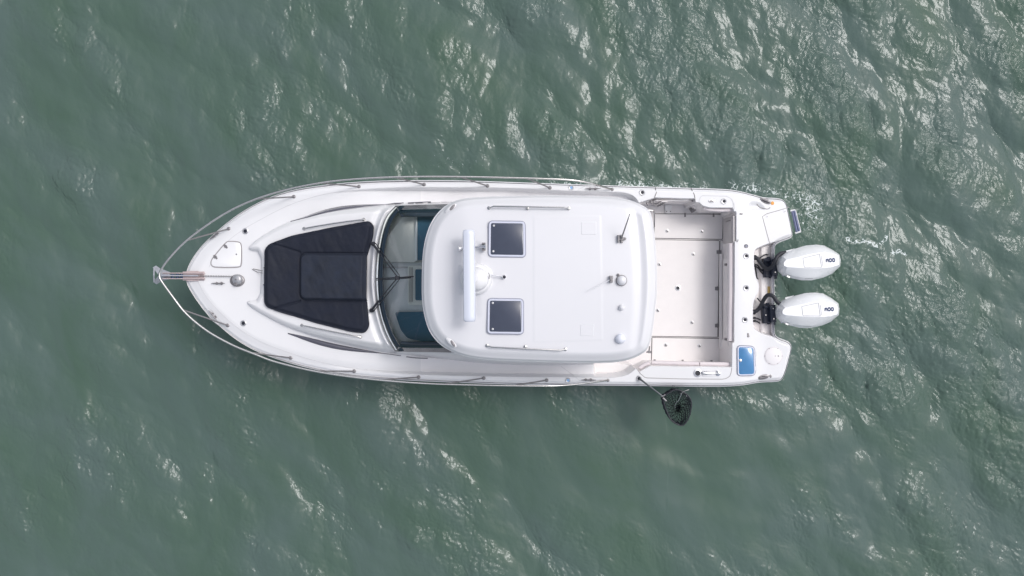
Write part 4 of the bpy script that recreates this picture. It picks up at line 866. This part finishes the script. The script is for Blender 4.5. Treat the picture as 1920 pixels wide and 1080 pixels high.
def make_motor():
    root = empty('outboard_motor')
    MB().loft([rg(L1, .70, .78), rg(L1, .86, .95), rg(L1, .95, 1.10)], cap1=True).build('lower_cowling', COWLG, root, angle=30)
    MB().loft([rg(L1, .955, 1.105), rg(L1, .995, 1.20), rg(L1, 1.0, 1.27), mixr(.22, 1.36), mixr(.62, 1.45), mixr(1.0, 1.51), ], cap0=True).build('cowling', COWL, root, angle=14)
    # panel joints on the crown
    def loc(px, py, z): q_ = rm @ (Vector(W(px, py, z)).xy - ax1); return Vector((q_.x, q_.y, z))
    m = MB(); rc = [loc(*p, 1.511) for p in ((1505.5, 484), (1536.5, 476.5), (1540.5, 501), (1508, 501))]
    for i in range(4): bar(m, rc[i], rc[(i + 1) % 4], .006, .004)
    bar(m, loc(1540, 480, 1.511), loc(1543, 499, 1.511), .004, .004); m.build('panel_joint', mat('cowl_joint', (.24, .24, .27), .6), root)
    m = MB(); m.tube([loc(1478, 515.5, 1.36 - .03), loc(1492, 518.5, 1.34), loc(1510, 521.5, 1.335), loc(1524, 522.0, 1.33)], .006, 6).tube([loc(1476, 479, 1.335), loc(1492, 472, 1.345), loc(1506, 468, 1.345), loc(1520, 464, 1.34)], .006, 6); m.build('cowl_trim', mat('cowl_trim', (.22, .23, .24), .5), root)
    MB().tube([loc(1462, 486, 1.17), loc(1459.5, 497, 1.17), loc(1463, 509, 1.17), loc(1470, 516.5, 1.17)], .022, 8).build('front_trim', mat('front_trim', (.50, .52, .64), .3, coat=.5), root)
    MB().loft([[loc(a, b_, z) for a, b_ in ((1474, 470), (1490, 466), (1492, 476), (1474, 482))][::-1] for z in (1.02, 1.17)]).build('side_vent', COWL, root)
    MB().box(loc(1477, 516.6, 1.30) + Vector((.01, -.02, -.02)), (.06, .03, .05), R(-28)).build('cowl_latch', CHROME, root)
    # midsection and gearcase running down into the water
    sec = lambda x0, x1, w_, z: [Vector((x0, 0, z)), Vector(((x0 * .7 + x1 * .3), -w_, z)), Vector(((x0 * .3 + x1 * .7), -w_, z)), Vector((x1, 0, z)), Vector(((x0 * .3 + x1 * .7), w_, z)), Vector(((x0 * .7 + x1 * .3), w_, z))]
    MB().loft([sec(.25, .62, .06, -.35), sec(.22, .62, .07, .1), sec(.12, .75, .13, .55), sec(.10, .85, .2, .86)]).build('midsection', COWLG, root)
    MB().loft([sec(.1, .8, .02, -.55), sec(.1, .8, .09, -.48), sec(.15, .75, .09, -.42), sec(.25, .62, .05, -.34)]).build('gearcase', COWLG, root)
    for (c_, s_) in (('3', 0), ('0', 1), ('0', 2)):
        cu = bpy.data.curves.new('digit', 'FONT'); cu.body = c_; cu.size = .115; cu.extrude = .0015; cu.offset = .005; cu.align_x = 'CENTER'; cu.align_y = 'CENTER'
        to = bpy.data.objects.new('digit_tmp', cu); C.objects.link(to); dg = bpy.context.evaluated_depsgraph_get(); me_ = bpy.data.meshes.new_from_object(to.evaluated_get(dg)); bpy.data.objects.remove(to)
        me_.materials.clear(); me_.materials.append(TEXTM); q_ = loc(1551.5 + s_ * 5.9, 488.3 - s_ * .35, 1.5125); 
        d_ = bpy.data.objects.new('number_decal', me_); C.objects.link(d_); d_.parent = root; d_.location = q_; d_.rotation_euler = (0, 0, R(90)); d_.scale = (1.2, .58, 1)
    m = MB(); m.box((-.02, 0, .98), (.10, .30, .36)).box((-.10, 0, .96), (.13, .34, .20)).box((.02, -.13, .9), (.06, .16, .3)).box((.03, .0, 1.05), (.10, .16, .16)).tube([(-.14, .12, 1.08), (-.02, .12, 1.1)], .02, 8).tube([(-.05, -.19, .98), (-.05, .19, .98)], .03, 10)
    m.build('mounting_bracket', BRK, root, angle=30)
    for p in ((-.12, -.02), (-.02, .09), (-.02, -.09)): MB().lathe((p[0], p[1], 1.165 if p[0] > -.05 else 1.062), [(.013, 0), (.012, .010)], 8).build('bolt', STEEL, root)
    return root
BRK = mat('bracket_black', (.018, .024, .045), .4, var=.3, vscale=20)
mo = make_motor(); mo.location = (ax1.x, ax1.y, 0); mo.rotation_euler = (0, 0, rot); adopt(mo); 
m2 = mo.copy(); C.objects.link(m2); p2 = Vector(W(1457.5, 588.5, ZW)).xy; m2.location = (p2.x, p2.y, 0); m2.rotation_euler = (0, 0, rot - R(1.2))
for ch in list(mo.children): d_ = ch.copy(); C.objects.link(d_); d_.parent = m2
# rigging hoses and small hoses
def hose(pts, r, parent=None, name='rigging_hose', n=10):
    P = crom([W(*p) for p in pts], 6); N_ = len(P); rr_ = [r * (1 + .06 * math.sin(i * 2.4)) for i in range(N_)]; return adopt(MB().tube(P, rr_, n).build(name, BLACK))
hose([(1413, 482, 1.0), (1420, 485, 1.02), (1427, 494, 1.05), (1434, 502, 1.12), (1442, 504, 1.2), (1450, 497, 1.25), (1455, 485, 1.27), (1463, 476, 1.24), (1473, 474, 1.2)], .036)
hose([(1411, 585, 1.0), (1418, 583, 1.02), (1425, 576, 1.06), (1431, 564, 1.12), (1437, 555, 1.2), (1444, 553, 1.24), (1451, 557, 1.26), (1457, 566, 1.26), (1464, 570, 1.24), (1471, 568, 1.2), (1473, 563, 1.16)], .035)
for pts in ([(1424, 484, 1.03), (1429, 481, 1.03), (1434, 477.5, 1.0), (1440, 477.5, .95)], [(1414, 495, .95), (1421, 498, .97), (1426, 505, .98), (1432, 508, .96), (1441, 508, .95)], [(1414, 499, .93), (1421, 502, .95), (1427, 510, .96), (1434, 516, .94), (1442, 516, .92)],
            [(1416, 500, .92), (1418, 512, .92), (1420, 522, .9), (1425, 523.5, .88)], [(1420, 559, .98), (1424, 564, .96), (1427, 566, 1.0)], [(1432, 571, .97), (1438, 570, .95), (1442, 570, .93)], [(1413, 596, .95), (1420, 597, .95), (1428, 600.5, .93), (1440, 600.5, .9)], [(1413, 602, .93), (1420, 603, .93), (1428, 608, .91), (1440, 609, .9)]):
    hose(pts, .011, name='control_cable', n=8)
hose([(1440, 511, .93), (1436, 516, .92), (1436.5, 530, .9), (1439, 550, .9), (1440, 566, .92), (1441, 576, .95)], .005, name='control_cable', n=6)
for p in ((1414.5, 483), (1414, 497), (1413, 585), (1413.5, 596), (1413.5, 602)): adopt(MB().tube([W(p[0] - 2, p[1], .97), W(p[0] + 3, p[1], .97)], .045 if p[1] in (483, 585) else .02, 10).build('hose_collar', BLACK))

# ------------------------------------------------------------------ landing net hung from the gunwale
net = empty('landing_net', W(1198, 709.5, 1.15)); tag(net, 'black landing net hanging over the water from a rod holder', 'landing net')
def netc(o): o.parent = net; o.matrix_parent_inverse = Matrix.Translation(-net.location); return o
netc(MB().tube([W(1197.5, 708.5, 1.10), W(1201, 711.5, 1.26), W(1222, 727.5, 1.34), W(1243, 743.5, 1.36)], [.017, .017, .014, .013], 10).build('handle', mat('net_handle', (.13, .14, .15), .35, metal=.7)))
netc(MB().tube([W(1240, 744, 1.36), W(1246, 741, 1.36), W(1247, 739, 1.36)], .011, 8).tube([W(1243, 746, 1.35), W(1249, 752, 1.35)], .016, 8).build('yoke', STEELD))
hz_ = 1.33
hoop = [(1244, 744), (1254, 737), (1264, 731.5), (1272, 731.5), (1280, 735), (1290, 742), (1296, 753), (1295.5, 769), (1290, 786), (1280.5, 797.5), (1270, 795.5), (1258, 787), (1250, 771), (1244.5, 754)]
HQ = crom([W(*p, hz_) for p in hoop], 5, closed=True)
netc(MB().tube(HQ, .0115, 8, closed=True).build('hoop', BLACK))
# bag: rings of mesh hanging below the hoop, drawn as cord wireframe
cn = HQ.mean(0); K_ = 52; HR = resample(HQ, .01)[:, :3]; idx = np.linspace(0, len(HR), K_, endpoint=False).astype(int); HR = HR[idx]; vs = []; fs = []; RN = 18
for r_ in range(RN):
    t = r_ / (RN - 1); k = 1 - .06 * t - .88 * max(0, t - .35) ** 1.6 / .65 ** 1.6
    for i in range(K_):
        p = HR[i]; tgt = cn + np.array([.13, -.16, 0]); q_ = tgt + (p - tgt) * k; q_[2] = hz_ - .50 * t ** .8 - .012 * math.sin(i * 1.7 + r_); q_[0] += .010 * math.sin(i * 2.3 + r_ * 1.3); q_[1] += .010 * math.cos(i * 1.9 + r_)
        vs.append(tuple(q_))
for r_ in range(RN - 1):
    for i in range(K_): j = (i + 1) % K_; fs.append((r_ * K_ + i, r_ * K_ + j, (r_ + 1) * K_ + j, (r_ + 1) * K_ + i))
fs.append(tuple((RN - 1) * K_ + i for i in range(K_)))
o = MB().add(vs, fs).build('net_bag', NET, smooth=False); wf = o.modifiers.new('cord', 'WIREFRAME'); wf.thickness = .0095; wf.use_replace = True; netc(o)
netc(MB().tube([W(1276, 739, 1.34), W(1283, 733.5, 1.36), W(1292, 730.5, 1.36)], .006, 6).tube([W(1278, 738, 1.33), W(1273, 750, 1.25), W(1266, 757, 1.2), W(1265.5, 766, 1.15)], .006, 6).tube([W(1284, 736, 1.3), W(1288, 744, 1.28)], .006, 6).build('draw_cord', STEEL))
vs = []; fs = []
for a in range(9):
    for b_ in range(6):
        u = a / 8; v = b_ / 5; vs.append(W(1252 + 24 * u, 738 - 15 * math.sin(math.pi * min(1, u * 1.05)) * v + 1.5 * math.sin(a * 2 + b_), hz_ - .03 + .05 * math.sin(3 * v) - .10 * v))
for a in range(8):
    for b_ in range(5): i = a * 6 + b_; fs.append((i, i + 1, i + 7, i + 6))
o = MB().add(vs, fs).build('loose_netting', NET, smooth=False); wf = o.modifiers.new('cord', 'WIREFRAME'); wf.thickness = .0035; wf.use_replace = True; netc(o)
